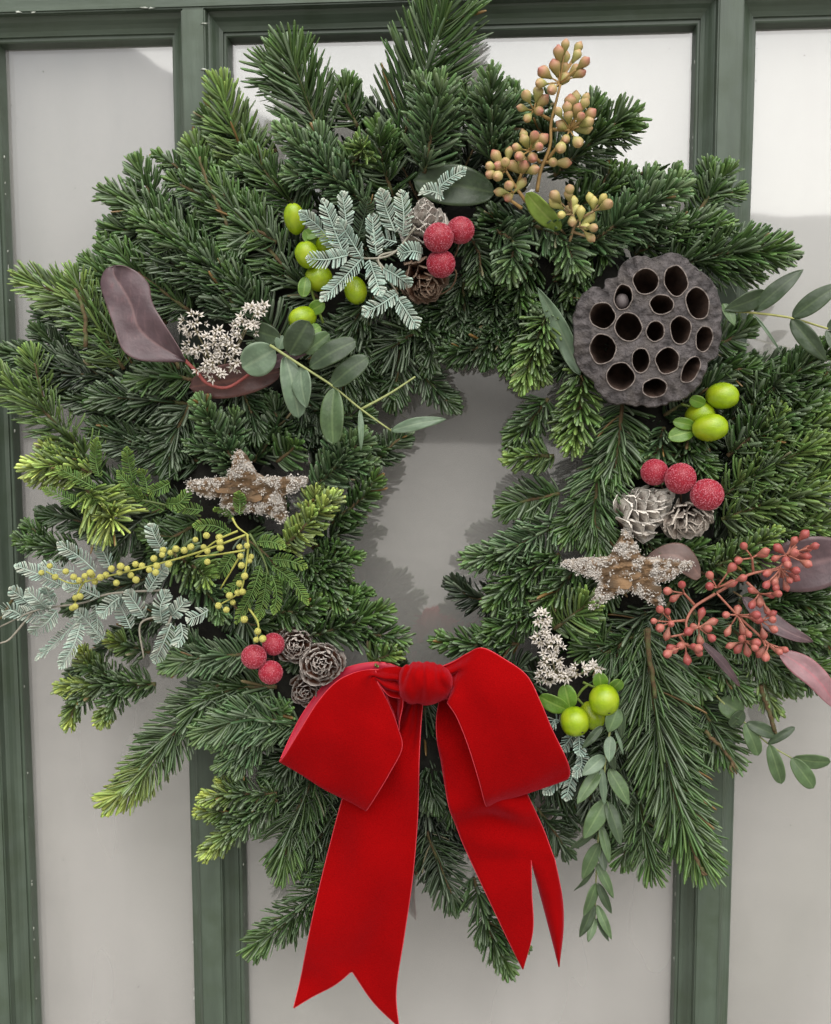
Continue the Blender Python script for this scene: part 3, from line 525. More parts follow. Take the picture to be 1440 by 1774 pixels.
 ([(560, 600), (620, 650), (680, 680)], 3.2, 3.0, 52, 'flat', 'dark', 1.3), ([(520, 700), (590, 760), (660, 790)], 3.6, 3.4, 50, 'brush', 'dark', 1.3), ([(560, 1010), (600, 1030), (640, 1030)], 3.4, 3.4, 36, 'brush', 'mid', 1.2),
 ([(1300, 640), (1370, 680), (1440, 660)], 3.8, 4.4, 50, 'brush', 'mid', 1.4), ([(1290, 760), (1380, 750), (1450, 720)], 4.0, 4.6, 52, 'brush', 'light', 1.4), ([(1280, 830), (1370, 840), (1450, 810)], 4.0, 4.8, 52, 'brush', 'light', 1.4),
 ([(1290, 930), (1370, 920), (1450, 900)], 4.0, 4.8, 50, 'brush', 'light', 1.4), ([(1330, 960), (1400, 1060), (1450, 1120)], 3.4, 3.4, 48, 'flat', 'mid', 1.3), ([(1320, 1120), (1390, 1150), (1440, 1160)], 3.2, 3.2, 42, 'flat', 'mid', 1.2),
 ([(1220, 1130), (1270, 1180), (1300, 1210)], 3.6, 3.6, 42, 'flat', 'mid', 1.1), ([(480, 260), (440, 270), (350, 200)], 2.4, 2.6, 46, 'flat', 'mid', 1.1), ([(530, 380), (470, 310), (430, 260)], 3.8, 4.0, 50, 'flat', 'mid', 1.2),
 ([(620, 220), (600, 180), (600, 140)], 3.0, 3.0, 48, 'flat', 'mid', 1.1), ([(330, 540), (250, 480), (200, 430)], 4.0, 4.0, 54, 'flat', 'mid', 1.3), ([(300, 400), (230, 400), (180, 410)], 3.0, 3.0, 46, 'flat', 'dark', 1.1),
 ([(560, 520), (500, 480), (460, 480)], 4.4, 4.6, 50, 'flat', 'dark', 1.2), ([(1000, 300), (950, 250), (930, 200)], 3.6, 4.0, 44, 'brush', 'dark', 1.1), ([(960, 180), (900, 200), (880, 150)], 2.6, 2.8, 40, 'brush', 'mid', 1.0),
 ([(1100, 440), (1180, 400), (1260, 390)], 4.2, 4.6, 50, 'brush', 'mid', 1.3), ([(990, 360), (1060, 330), (1090, 300)], 4.4, 5.0, 46, 'brush', 'mid', 1.2), ([(260, 860), (200, 850), (120, 860)], 3.6, 3.6, 48, 'flat', 'mid', 1.1),
 ([(480, 1060), (520, 1060), (560, 1040)], 5.0, 5.4, 42, 'brush', 'mid', 1.2), ([(640, 1150), (660, 1140), (690, 1130)], 4.6, 5.0, 38, 'brush', 'light', 1.1), ([(420, 1210), (460, 1240), (500, 1230)], 4.8, 5.0, 46, 'flat', 'mid', 1.1),
 ([(1040, 940), (1050, 1000), (1030, 1060)], 4.4, 4.6, 50, 'flat', 'mid', 1.2), ([(1120, 1060), (1080, 1110), (1060, 1160)], 4.2, 4.4, 54, 'flat', 'dark', 1.2), ([(1180, 1010), (1150, 1060), (1120, 1120)], 4.0, 4.2, 50, 'flat', 'dark', 1.2),
 ([(1000, 1200), (1010, 1290), (1020, 1360)], 2.8, 2.8, 50, 'flat', 'dark', 1.2), ([(860, 1330), (880, 1400), (870, 1480)], 2.0, 2.0, 50, 'flat', 'dark', 1.2), ([(860, 1180), (900, 1160), (930, 1200)], 3.4, 3.4, 44, 'brush', 'dark', 1.0),
]
for i, (pts, d0, d1, L, st, pal, dens) in enumerate(S):
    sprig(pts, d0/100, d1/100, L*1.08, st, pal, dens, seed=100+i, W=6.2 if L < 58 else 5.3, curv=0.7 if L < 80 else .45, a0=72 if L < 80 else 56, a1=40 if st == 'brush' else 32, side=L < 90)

# ------------------------------------------------------------------ velvet bow
B = K(460, 1100, 2.618)
def bp(x, y, d): return P(*B(x, y), d/100)
bow = root('velvet_bow', tuple(bp(730, 330, 3)), 'red velvet ribbon bow with two notched tails below the wreath', 'bow')
def strip(rows, nu=40, nv=14, bulge=0.0, wr=0.0, seed=0, fade=0.0, gath=None):
    """rows: (Lx,Ly,Ld,Rx,Ry,Rd) in the bow crop, depth in cm -> grid of points nu x nv."""
    Lp = crom([bp(*r[:3]) for r in rows], nu); Rp = crom([bp(*r[3:]) for r in rows], nu)
    v = np.linspace(0, 1, nv)[None, :, None]
    G = Lp[:, None]*(1-v)+Rp[:, None]*v
    u = np.linspace(0, 1, nu)
    amp = np.ones(nu) if fade == 0 else np.clip((1-u)/fade, 0, 1)
    for i in range(nu):
        for j in range(nv):
            f = j/(nv-1)
            G[i, j, 1] -= amp[i]*bulge*math.sin(math.pi*f)
            if gath:
                c_, w_, am = gath; g_ = max(0, 1-abs(u[i]-c_)/w_); G[i, j, 1] += am*g_*math.sin(f*17+mnoise.noise((u[i]*6, f*2, seed))*2.2)
            if wr: G[i, j, 1] += amp[i]*wr*mnoise.noise((u[i]*5+seed, f*2.2, seed*3.1))
    return G
def grid_faces(nu, nv): return [(i*nv+j, i*nv+j+1, (i+1)*nv+j+1, (i+1)*nv+j) for i in range(nu-1) for j in range(nv-1)]
def ribbon(name, grids, edges, mt='velvet', label=None):
    mb = MB()
    for G in grids: mb.add(G.reshape(-1, 3), grid_faces(*G.shape[:2]))
    me = mb.mesh(name, M[mt])
    import bmesh
    bm = bmesh.new(); bm.from_mesh(me); bmesh.ops.remove_doubles(bm, verts=bm.verts, dist=2e-5); bm.to_mesh(me); bm.free(); me.materials.append(M['ribbon_back'])
    o = link(name, me, bow)
    so_ = o.modifiers.new('thickness', 'SOLIDIFY'); so_.thickness = 0.0009; so_.offset = 0
    if label: tag(o, label)
    mb = MB()
    for e in edges: tube(mb, e, 0.00048, 0.00048, 6, len(e))
    link('ribbon_edge', mb.mesh('ribbon_edge', M['selvedge']), o)
    return o
# tails hang clear of the needles
def strip_t(rows, *a, **k_): return strip([(r[0], r[1], r[2]+min(1.2, .45*i_), r[3], r[4], r[5]+min(1.2, .45*i_)) for i_, r in enumerate(rows)], *a, **k_)
G = strip_t([(640, 240, 5.0, 720, 250, 5.0), (500, 420, 5.6, 706, 400, 5.4), (410, 560, 5.4, 700, 520, 5.4), (345, 760, 5.2, 694, 700, 5.2), (290, 960, 5.0, 684, 900, 5.0), (240, 1170, 4.8, 664, 1120, 4.8), (190, 1410, 4.6, 628, 1370, 4.4), (158, 1560, 4.5, 594, 1600, 4.2), (128, 1692, 4.6, 606, 1766, 4.0)], 80, 41, 0.002, 0.008, 2, gath=(.0, .35, .003))
# V notch: slide the rows back towards the middle
def notch(G, va, depth):
    nu, nv = G.shape[:2]; out = G.copy(); s = np.linspace(0, 1, nu)
    for j in range(nv):
        f = j/(nv-1); e = 1-depth*(1-(abs(f-va)/(va if f < va else 1-va)))
        for k_ in range(3): out[:, j, k_] = np.interp(s*e, s, G[:, j, k_])
    return out
G = notch(G, 0.515, 0.165)
ribbon('ribbon_tail', [G], [G[:, 0], G[:, -1], G[-1]], label='left straight tail of the bow ending in a V notch')
va = 0.72
up_ = strip_t([(800, 240, 5.0, 900, 260, 5.0), (775, 400, 5.4, 1010, 420, 5.2), (795, 570, 5.4, 1110, 580, 5.2), (835, 770, 5.2, 1200, 745, 5.0), (880, 905, 5.1, 1262, 890, 4.9), (930, 1020, 5.0, 1312, 1020, 4.8)], 40, 26, 0.004, 0.010, 5, fade=0.35)
nvl = 19
def lerp_row(f):
    r = up_[-1]; x = f*(len(r)-1); i = min(int(x), len(r)-2); return r[i]*(1-(x-i))+r[i+1]*(x-i)
def free_strip(L3, R3, nu, nv, bul):
    Lp = crom(L3, nu); Rp = crom(R3, nu); v = np.linspace(0, 1, nv)[None, :, None]
    H = Lp[:, None]*(1-v)+Rp[:, None]*v
    a = np.minimum(1, np.linspace(0, 3, nu))[:, None]*np.sin(np.linspace(0, math.pi, nv))[None]
    H[:, :, 1] -= bul*a; return H
va = 18/25
lo1 = free_strip([lerp_row(0), bp(1010, 1190, 6.1), bp(1100, 1380, 6.0), bp(1166, 1512, 5.9)], [lerp_row(va), bp(1207, 1170, 6.0), bp(1212, 1340, 5.9), bp(1169, 1513, 5.9)], 30, 19, 0.001)
lo2 = free_strip([lerp_row(va), bp(1240, 1150, 5.6), bp(1290, 1340, 5.6), bp(1329, 1492, 5.6)], [lerp_row(1), bp(1345, 1190, 5.8), bp(1350, 1330, 5.8), bp(1332, 1493, 5.6)], 30, 8, 0.004)
ribbon('ribbon_tail', [up_, lo1, lo2], [up_[:, 0], up_[:, -1], lo1[:, 0], lo1[:, -1], lo2[:, 0], lo2[:, -1]], label='right curling tail of the bow split into two points')
# left loop: back layer, fold at the bottom, front panel, run up to the knot
G = strip([(690, 200, 5.2, 680, 300, 5.0), (560, 130, 5.6, 600, 330, 5.4), (420, 134, 5.4, 560, 420, 5.2), (300, 190, 5.2, 520, 520, 5.2), (180, 340, 5.4, 500, 620, 5.4), (110, 470, 6.0, 470, 730, 5.8), (70, 560, 7.0, 455, 785, 6.6)], 44, 14, 0.0, 0.001, 9)
ribbon('ribbon_loop', [G], [G[:, 0], G[:, -1]], 'ribbon_back', label='pinkish underside layer of the left loop')
G = strip([(70, 562, 6.9, 456, 784, 6.6), (66, 573, 7.4, 460, 790, 7.1), (90, 545, 7.9, 490, 745, 7.7), (160, 430, 8.4, 560, 630, 8.2), (235, 310, 8.6, 618, 515, 8.2), (310, 225, 8.5, 602, 425, 8.0), (385, 178, 8.2, 560, 320, 7.9), (470, 158, 7.6, 505, 210, 7.7), (560, 165, 6.8, 560, 270, 7.0), (650, 180, 6.6, 640, 285, 6.6)], 72, 40, 0.0025, 0.004, 11, gath=(.98, .26, .0035))
ribbon('ribbon_loop', [G], [G[:, 0], G[:, -1]], label='left front loop of the bow')
# small crumpled fold beside the knot
G = strip([(500, 160, 7.4, 620, 150, 6.8), (530, 220, 7.0, 625, 230, 7.0), (560, 300, 6.6, 622, 320, 7.1), (585, 370, 6.4, 608, 390, 7.0), (600, 425, 6.4, 606, 432, 6.7)], 26, 16, -0.004, 0.006, 13)
ribbon('ribbon_fold', [G], [G[:, 0], G[:, -1]])
# right loop
G = strip([(740, 170, 6.6, 740, 290, 6.6), (850, 125, 7.0, 846, 285, 7.2), (915, 85, 7.4, 828, 300, 7.6), (985, 58, 7.8, 832, 312, 8.1), (1085, 110, 8.2, 865, 365, 8.4), (1185, 185, 8.4, 905, 460, 8.5), (1245, 300, 8.5, 940, 560, 8.5), (1300, 430, 8.4, 972, 665, 8.3), (1362, 560, 8.0, 992, 745, 7.9), (1380, 625, 7.3, 1002, 776, 7.2), (1362, 655, 6.8, 1006, 772, 6.7), (1330, 640, 6.4, 1000, 740, 6.3), (1230, 460, 5.8, 960, 600, 5.8), (1100, 240, 5.6, 880, 420, 5.6), (960, 130, 5.6, 840, 300, 5.4), (800, 160, 5.4, 790, 290, 5.2)], 110, 40, 0.0028, 0.004, 17, gath=(.03, .17, .0035))
ribbon('ribbon_loop', [G], [G[:, 0], G[:, -1]], label='right loop of the bow')
# gathered knot
kb = MB(); nu, nv = 56, 72; vv = []
for i in range(nu):
    th = math.pi*i/(nu-1)
    for j in range(nv):
        a = 2*math.pi*j/nv
        xx, yy = -math.cos(th), math.sin(th)
        fan = xx*(1.0+0.45*math.sin(a))+0.10*mnoise.noise((xx*1.5, math.cos(a), math.sin(a))); rr = 1+0.045*math.sin(fan*8.5)+0.030*math.sin(fan*17+1)+0.10*mnoise.noise((xx*2.5, math.cos(a)*1.3, math.sin(a)*1.3))
        sq = math.sin(th)**0.55
        X = 728+122*xx*1.0; Y = 220-97*sq*rr*math.sin(a)*(1-0.10*xx)
        Dp = 7.0+1.9*sq*rr*math.cos(a)
        vv.append(tuple(bp(X, Y, Dp)))
kb.add(vv, [(i*nv+j, i*nv+(j+1) % nv, (i+1)*nv+(j+1) % nv, (i+1)*nv+j) for i in range(nu-1) for j in range(nv)])
link('knot', kb.mesh('knot', M['velvet']), bow)

# ------------------------------------------------------------------ leaves and stems
LEAFCOL = {'green': (sr(74, 96, 60), sr(110, 130, 86)), 'dark': (sr(50, 66, 42), sr(82, 98, 64)), 'grey': (sr(94, 114, 90), sr(130, 146, 118)), 'purple': (sr(84, 66, 70), sr(126, 100, 100)),
           'maroon': (sr(78, 50, 46), sr(112, 72, 62)), 'pink': (sr(130, 96, 100), sr(164, 92, 100)), 'bright': (sr(112, 136, 48), sr(146, 160, 84)), 'brown': (sr(104, 84, 78), sr(128, 100, 90))}
def leaf(par, base, tip, w, d0, d1, kind='green', shape='lance', twist=0.0, fold=0.25, arch=0.10, bend=0.0, name='leaf', wav=0.035):
    b = np.array(P(*base, d0)); e = np.array(P(*tip, d1)); ax = e-b; ln = np.linalg.norm(ax); t = ax/ln
    view = np.array([0, -1, 0.0]); sd_ = np.cross(t, view); sd_ /= np.linalg.norm(sd_); nn = np.cross(sd_, t)
    sd2 = sd_*math.cos(twist)+nn*math.sin(twist); nn2 = nn*math.cos(twist)-sd_*math.sin(twist)
    nu, nv = 19, 13; hw = w*U*0.5
    V = []; C = []; cl, cv = LEAFCOL[kind]; cl = A(cl)*rng.uniform(0.88, 1.12); cv = A(cv)
    ph = rng.random()*10
    for i in range(nu):
        s = i/(nu-1)
        if shape == 'lance': prof = (s**0.62*(1-s)**0.85)/0.366
        elif shape == 'round': prof = math.sqrt(max(0, 1-(2*s-1)**2))**0.9
        elif shape == 'obov': prof = (s**0.95*(1-s)**0.42)/0.482
        else: prof = (s**0.55*(1-s)**0.50)/0.483
        for j in range(nv):
            f = 2*j/(nv-1)-1
            h = arch*ln*math.sin(math.pi*s)-fold*0.5*hw*prof*(1-abs(f))*1.0+wav*ln*mnoise.noise((s*4+ph, f*1.3, ph))*abs(f)
            V.append(b+ax*s+sd2*(hw*prof*f+bend*ln*math.sin(math.pi*s))+nn2*h)
            k_ = max(0, 1-abs(f)*6)*0.6; edge = max(0, abs(f)-0.85)*2.2
            vein = 0.18*max(0, math.sin((s*9-abs(f)*2.2)*math.pi*2))**8
            C.append(cl*(1-min(1, k_+edge+vein))+cv*min(1, k_+edge+vein))
    me = fast_mesh(name, V, grid_faces(nu, nv), None, C, M['leaf'])
    o = link(name, me, par); md = o.modifiers.new('thickness', 'SOLIDIFY'); md.thickness = 0.0005; md.offset = 0
    return o
def stem(par, lines, c, r0=2.6, r1=1.6, name='stem', dk=None):
    mb = MB()
    for ln in lines: tube(mb, [P(x, y, d) for x, y, d in ln], r0*U, r1*U, 7, None, c)
    return link(name, mb.mesh(name, M['stem']), par)
STEMG = sr(150, 158, 100)
# eucalyptus sprig lying over the hole's upper left edge
T = K(150, 440, 2.25)
e1 = root('eucalyptus_sprig', tuple(P(*T(730, 370), .075)), 'green eucalyptus sprig beside the white flowers, pointing into the hole', 'eucalyptus')
def q3(T, pts, d): return [(*T(x, y), d[0]+(d[1]-d[0])*i/max(1, len(pts)-1)) for i, (x, y) in enumerate(pts)]
stem(e1, [q3(T, [(715, 355), (860, 450), (960, 515), (1070, 605), (1190, 690)], (.078, .070)), q3(T, [(1070, 605), (1180, 545), (1282, 478)], (.071, .066))], STEMG, 2.4, 1.5)
for (bx, by, tx, ty, w, kd, shp, dz, tw) in [(735, 372, 608, 445, 56, 'grey', 'oval', .004, .2), (790, 392, 866, 262, 48, 'dark', 'oval', .004, -.2), (775, 395, 828, 640, 40, 'grey', 'oval', -.002, .4), (835, 440, 858, 600, 36, 'grey', 'lance', .004, -.3), (868, 442, 1052, 338, 40, 'dark', 'oval', .002, .3), (955, 512, 1098, 402, 38, 'dark', 'oval', .002, .2), (965, 522, 962, 742, 42, 'green', 'oval', .002, -.2), (1188, 690, 1402, 643, 22, 'grey', 'lance', .002, .3), (1066, 608, 1070, 765, 10, 'grey', 'lance', 0, .3), (755, 330, 645, 292, 36, 'dark', 'oval', -.004, .2), (850, 385, 946, 310, 30, 'green', 'oval', -.004, -.3), (750, 370, 770, 320, 24, 'grey', 'oval', 0, .2)]:
    leaf(e1, T(bx, by), T(tx, ty), w, .074, .074+dz, kd, shp, tw)
# big dusky purple leaf pair on a red stalk
e2 = root('purple_leaf_pair', tuple(P(*T(470, 505), .07)), 'large dusky purple leaf on red stalk left of the white flowers', 'leaf')
def outline_leaf(par, Lp, Rp, d, kind):
    nu, nv = 44, 25; a_ = crom([(x, y, 0) for x, y in Lp], nu); b_ = crom([(x, y, 0) for x, y in Rp], nu); V = []; C = []; cl, cv = (A(c_) for c_ in LEAFCOL[kind])
    for i in range(nu):
        s_ = i/(nu-1); w_ = np.linalg.norm(a_[i]-b_[i])
        for j in range(nv):
            f = 2*j/(nv-1)-1; q = a_[i]*(1-(f+1)/2)+b_[i]*(f+1)/2
            z = .004*math.sin(s_*3)-.0022*(1-abs(f))**1.5+.0035*abs(f)**3*math.sin(s_*7+f)+.0012*mnoise.noise((q[0]*.03, q[1]*.03, 2))
            vein = max(0, 1-abs(f)*11)*.75+.30*max(0, math.sin((s_*8-abs(f)*1.5)*2*math.pi))**14*(1-abs(f)*.6)+max(0, abs(f)-.92)*4
            bl = max(0, mnoise.noise((q[0]*.09, q[1]*.09, 6))-.35)*.6
            V.append(tuple(P(q[0], q[1], d+z))); c_ = cl*(1-min(1, vein))+cv*min(1, vein); C.append(c_*(1-bl)+A(sr(120, 62, 66))*bl)
    o = link('leaf', fast_mesh('leaf', V, grid_faces(nu, nv), None, C, M['leaf']), par); md = o.modifiers.new('thickness', 'SOLIDIFY'); md.thickness = 0.0005; md.offset = 0
outline_leaf(e2, [T(*p_) for p_ in [(386, 420), (300, 421), (205, 414), (142, 375), (108, 285), (78, 200), (55, 120), (72, 64), (110, 45)]], [T(*p_) for p_ in [(386, 412), (346, 340), (293, 255), (256, 185), (244, 120), (206, 76), (165, 53), (136, 45), (112, 45)]], .074, 'purple')
leaf(e2, T(640, 466), T(932, 348), 22, .062, .068, 'purple', 'lance', .2, .1, .06)
leaf(e2, T(760, 458), T(400, 520), 58, .058, .058, 'maroon', 'oval', .1, .1, .05)
stem(e2, [q3(T, [(385, 415), (430, 460), (472, 505), (550, 520), (640, 465)], (.071, .066))], sr(150, 74, 68), 3.2, 2.6)
# eucalyptus sprig on the right edge, level with the lotus pod
T = K(1180, 430, 5.54)
e3 = root('eucalyptus_sprig', tuple(P(*T(505, 605), .055)), 'dark green eucalyptus sprig reaching past the right side of the lotus pod', 'eucalyptus')
stem(e3, [q3(T, [(420, 600), (700, 620), (1060, 670), (1400, 770), (1700, 850)], (.056, .056))], sr(164, 164, 96), 2.2, 1.5)
for (bx, by, tx, ty, w, kd, tw) in [(830, 430, 420, 590, 30, 'dark', .3), (700, 605, 1172, 205, 28, 'dark', .3), (1065, 670, 1540, 330, 30, 'dark', .2), (1055, 682, 1398, 1090, 29, 'dark', -.2), (700, 640, 965, 1015, 4.5, 'grey', 0), (400, 530, 512, 745, 18, 'green', .3), (1395, 790, 1560, 1100, 22, 'dark', .2), (1400, 770, 1700, 640, 24, 'dark', .3)]:
    leaf(e3, T(bx, by), T(tx, ty), w*1.06, .056, .060, kd, 'lance', tw)
# eucalyptus trailing off the lower right edge
T = K(1180, 1150, 5.54)
e4 = root('eucalyptus_sprig', tuple(P(*T(240, 200), .035)), 'eucalyptus sprig with oval leaves trailing at the lower right against the pane', 'eucalyptus')
stem(e4, [q3(T, [(200, 150), (380, 350), (610, 565), (840, 770), (1070, 910)], (.040, .034))], STEMG, 2.0, 1.3)
for (bx, by, tx, ty, w, kd, shp, tw) in [(372, 345, 590, 480, 40, 'green', 'round', .1), (600, 450, 470, 600, 26, 'dark', 'oval', .2), (612, 568, 742, 880, 26, 'green', 'oval', .1), (630, 568, 910, 690, 24, 'dark', 'oval', .3), (835, 768, 1092, 608, 15, 'dark', 'oval', .3), (848, 770, 965, 1152, 26, 'green', 'oval', -.1), (1058, 905, 1272, 1192, 30, 'green', 'oval', .1), (1075, 905, 1435, 940, 27, 'green', 'oval', -.2)]:
    leaf(e4, T(bx, by), T(tx, ty), w, .038, .038, kd, shp, tw)
# hanging eucalyptus
T = K(880, 1030, 2.817)
e5 = root('eucalyptus_sprig', tuple(P(*T(500, 640), .05)), 'long eucalyptus sprig hanging straight down right of the bow', 'eucalyptus')
stem(e5, [q3(T, [(510, 600), (475, 820), (462, 1050), (440, 1200), (430, 1400), (425, 1600)], (.074, .050))], STEMG, 2.0, 1.2)
for (bx, by, tx, ty, w, kd) in [(538, 555, 490, 672, 80, 'green'), (500, 690, 495, 818, 58, 'grey'), (472, 788, 362, 882, 70, 'grey'), (450, 858, 338, 1022, 66, 'green'), (455, 845, 470, 1028, 40, 'grey'), (492, 850, 592, 1028, 76, 'green'), (480, 1000, 370, 1192, 90, 'green'), (484, 1008, 552, 1228, 72, 'dark'), (442, 1138, 294, 1246, 46, 'dark'), (450, 1118, 495, 1312, 48, 'green'), (446, 1212, 364, 1388, 68, 'green'), (432, 1310, 516, 1482, 50, 'green'), (455, 1238, 474, 1352, 46, 'dark'), (422, 1338, 324, 1444, 28, 'dark'), (430, 1408, 370, 1568, 64, 'green'), (440, 1408, 506, 1558, 44, 'dark'), (420, 1508, 350, 1672, 60, 'dark'), (435, 1515, 506, 1682, 46, 'green'), (425, 1578, 392, 1696, 44, 'green'), (435, 1578, 492, 1692, 36, 'dark'), (556, 560, 556, 702, 44, 'dark'), (520, 648, 562, 782, 18, 'grey'), (462, 640, 362, 752, 42, 'dark'), (490, 760, 525, 860, 40, 'dark')]:
    f = (by-560)/1050
    leaf(e5, T(bx, by), T(tx, ty), w/2.817,   .075-.022*f, .078-.022*f+rng.uniform(-.004, .006), kd, 'lance', rng.uniform(-.5, .5), .3, .06)
# single leaves
def lone(label, base, tip, w, d0, d1, kind, shape='lance', **k_):
    r_ = root('eucalyptus_leaf', tuple(P(*base, d0)), label, 'leaf'); leaf(r_, base, tip, w, d0, d1, kind, shape, **k_)
    stem(r_, [[(*base, d0), (base[0]+(base[0]-tip[0])*.12, base[1]+(base[1]-tip[1])*.12, d0-.008)]], sr(130, 110, 80), 1.8, 1.5, 'stalk')
lone('narrow grey-green leaf touching the left side of the lotus pod', (1006, 650), (932, 498), 32, .060, .062, 'grey', twist=.4, arch=-.05)
lone('broad dull green leaf under the golden seeded eucalyptus', (858, 334), (716, 312), 68, .048, .048, 'dark', 'oval')
lone('small bright green leaf below the golden seed clusters', (972, 398), (912, 334), 34, .066, .070, 'bright', 'oval', twist=.5)
lone('curled brown leaf behind the right-hand star', (1118, 968), (1214, 1000), 46, .058, .062, 'brown', 'oval', twist=.3, arch=.22, bend=-.18)
lone('wide dusky purple leaf at the right edge behind red seeds', (1310, 990), (1475, 962), 92, .050, .054, 'purple', 'oval')
lone('drooping mauve leaf just under the right red seeds', (1285, 1034), (1408, 1112), 34, .052, .056, 'purple', twist=.5, bend=.12)
lone('pink-edged leaf hanging at the right edge below red seeds', (1348, 1128), (1452, 1232), 42, .056, .058, 'pink', twist=.4, bend=-.06)
lone('thin mauve leaf pointing down below the red seed cluster', (1216, 1112), (1282, 1190), 17, .056, .054, 'purple', twist=.4)
lone('round green leaf half hidden under the red seed cluster', (1190, 1140), (1178, 1178), 34, .046, .046, 'dark', 'round')

# ------------------------------------------------------------------ seeded eucalyptus
def bud_mesh(name, c0, c1, c2):
    prof = [(0, .0), (.10, .06), (.16, .2), (.30, .40), (.40, .58), (.42, .70), (.36, .80), (.20, .90), (.07, .98), (0, 1.0)]
    k_ = 10; V = []; C = []
    for r_, z in prof:
        for j in range(k_):
            a = 2*math.pi*j/k_; V.append((r_*math.cos(a), r_*math.sin(a), z))
            f = z; C.append(A(c0)*(1-f/.6)+A(c1)*f/.6 if f < .6 else A(c1)*(1-(f-.6)/.4)+A(c2)*(f-.6)/.4)
    return fast_mesh(name, V, [(i*k_+j, i*k_+(j+1) % k_, (i+1)*k_+(j+1) % k_, (i+1)*k_+j) for i in range(len(prof)-1) for j in range(k_)], None, C, M['bud'])
def seeded(label, T, sc, lines, clusters, buds, d, ln, cs, rs_=(2.8, 2.0)):
    x, y = lines[0][0]; r_ = root('seeded_eucalyptus', tuple(P(*T(x, y), d)), label, 'seed sprig')
    ls = [q3(T, l_, (d, d+.008)) for l_ in lines]
    st = stem(r_, ls, cs, *rs_)
    mb = MB()
    for (nx_, ny_), bl in clusters:
        n3 = P(*T(nx_, ny_), d+.006)
        for (bx, by) in bl:
            dz = rng.uniform(-.004, .012)
            c3 = P(*T(bx, by), d+.006+dz); v = c3-n3
            if v.length < 1e-4: v = Vector((0, -1, 0))
            L_ = ln*U*rng.uniform(.85, 1.15)
            dirn = (v.normalized()+Vector((0, -.25, 0))).normalized(); start = c3-dirn*L_*0.62
            q = dirn.to_track_quat('Z', 'Y'); mw = Matrix.Translation(start) @ q.to_matrix().to_4x4() @ Matrix.Diagonal((L_*.66*rng.uniform(.9, 1.1),)*2+(L_, 1))
            link('bud', buds[int(rng.integers(len(buds)))], r_, mw)
            tube(mb, [n3, n3.lerp(start, .6)+Vector((0, -.001, 0)), start+dirn*L_*.08], 1.5*U, 1.3*U, 5, 5, cs)
    link('bud_stalks', mb.mesh('bud_stalks', M['stem']), st)
    return r_
gold = [bud_mesh('bud', sr(140, 138, 72), sr(172, 164, 100), sr(180, 128, 104)), bud_mesh('bud', sr(146, 140, 76), sr(172, 152, 98), sr(178, 110, 98)), bud_mesh('bud', sr(138, 140, 76), sr(176, 172, 106), sr(182, 142, 104))]
pale_b = [bud_mesh('bud', sr(142, 144, 74), sr(190, 186, 112), sr(196, 176, 104)), bud_mesh('bud', sr(132, 128, 72), sr(170, 156, 100), sr(170, 132, 100))]
red = [bud_mesh('bud', sr(156, 104, 88), sr(170, 100, 86), sr(160, 76, 72)), bud_mesh('bud', sr(166, 116, 98), sr(180, 114, 98), sr(164, 84, 78)), bud_mesh('bud', sr(150, 94, 82), sr(160, 84, 76), sr(150, 64, 64))]
T = K(820, 50, 4.67)
seeded('tall golden seeded eucalyptus standing up at the top of the wreath', T, 4.67,
 [[(515, 1320), (545, 1150), (620, 950), (630, 770), (660, 630), (705, 450)], [(630, 740), (490, 660)], [(635, 815), (780, 820)], [(545, 1085), (455, 990)], [(430, 1400), (345, 1280), (265, 1150)], [(350, 1280), (390, 1170)], [(390, 1450), (320, 1400), (200, 1320)], [(600, 1060), (720, 900)], [(570, 1080), (680, 1080)]],
 [((700, 440), [(745, 130), (690, 190), (740, 230), (850, 150), (840, 210), (900, 270), (660, 300), (735, 310), (570, 350), (545, 440), (740, 400), (640, 490), (830, 330), (870, 360)]),
  ((490, 660), [(430, 540), (525, 510), (390, 640), (565, 580), (530, 665), (440, 720)]),
  ((780, 820), [(825, 560), (785, 590), (760, 640), (900, 600), (845, 650), (690, 670), (770, 700), (870, 710), (945, 690), (715, 780), (870, 770), (930, 755), (910, 810), (750, 890), (845, 915), (710, 960), (910, 560)]),
  ((455, 990), [(415, 900), (495, 870), (560, 895), (350, 960), (530, 955), (375, 1030), (480, 1040), (410, 860), (500, 910)]),
  ((390, 1170), [(410, 1110), (490, 1140), (320, 1110), (400, 1080)]),
  ((265, 1150), [(185, 1030), (135, 1110), (205, 1115), (260, 1080), (290, 1000), (140, 1175), (200, 1190)]),
  ((320, 1330), [(290, 1270), (390, 1250), (215, 1320), (285, 1365)]), ((640, 1080), [(645, 1080), (740, 1085)])], gold, .066, 29, sr(162, 130, 78), (3.2, 2.0))
seeded('short pale yellow seed cluster beside the small bright leaf', T, 4.67,
 [[(780, 1720), (840, 1560), (975, 1475)], [(830, 1560), (770, 1400)], [(800, 1640), (950, 1690)]],
 [((970, 1480), [(945, 1370), (975, 1400), (1050, 1370), (1070, 1430), (1085, 1420)]), ((800, 1500), [(660, 1350), (660, 1410), (770, 1340), (810, 1400), (780, 1470), (830, 1460), (715, 1505), (800, 1560), (780, 1300)]),
  ((860, 1600), [(870, 1480), (940, 1530), (970, 1610), (910, 1600), (950, 1690)])], pale_b, .068, 29, sr(140, 116, 80), (2.6, 2.0))
T = K(1100, 900, 4.235)
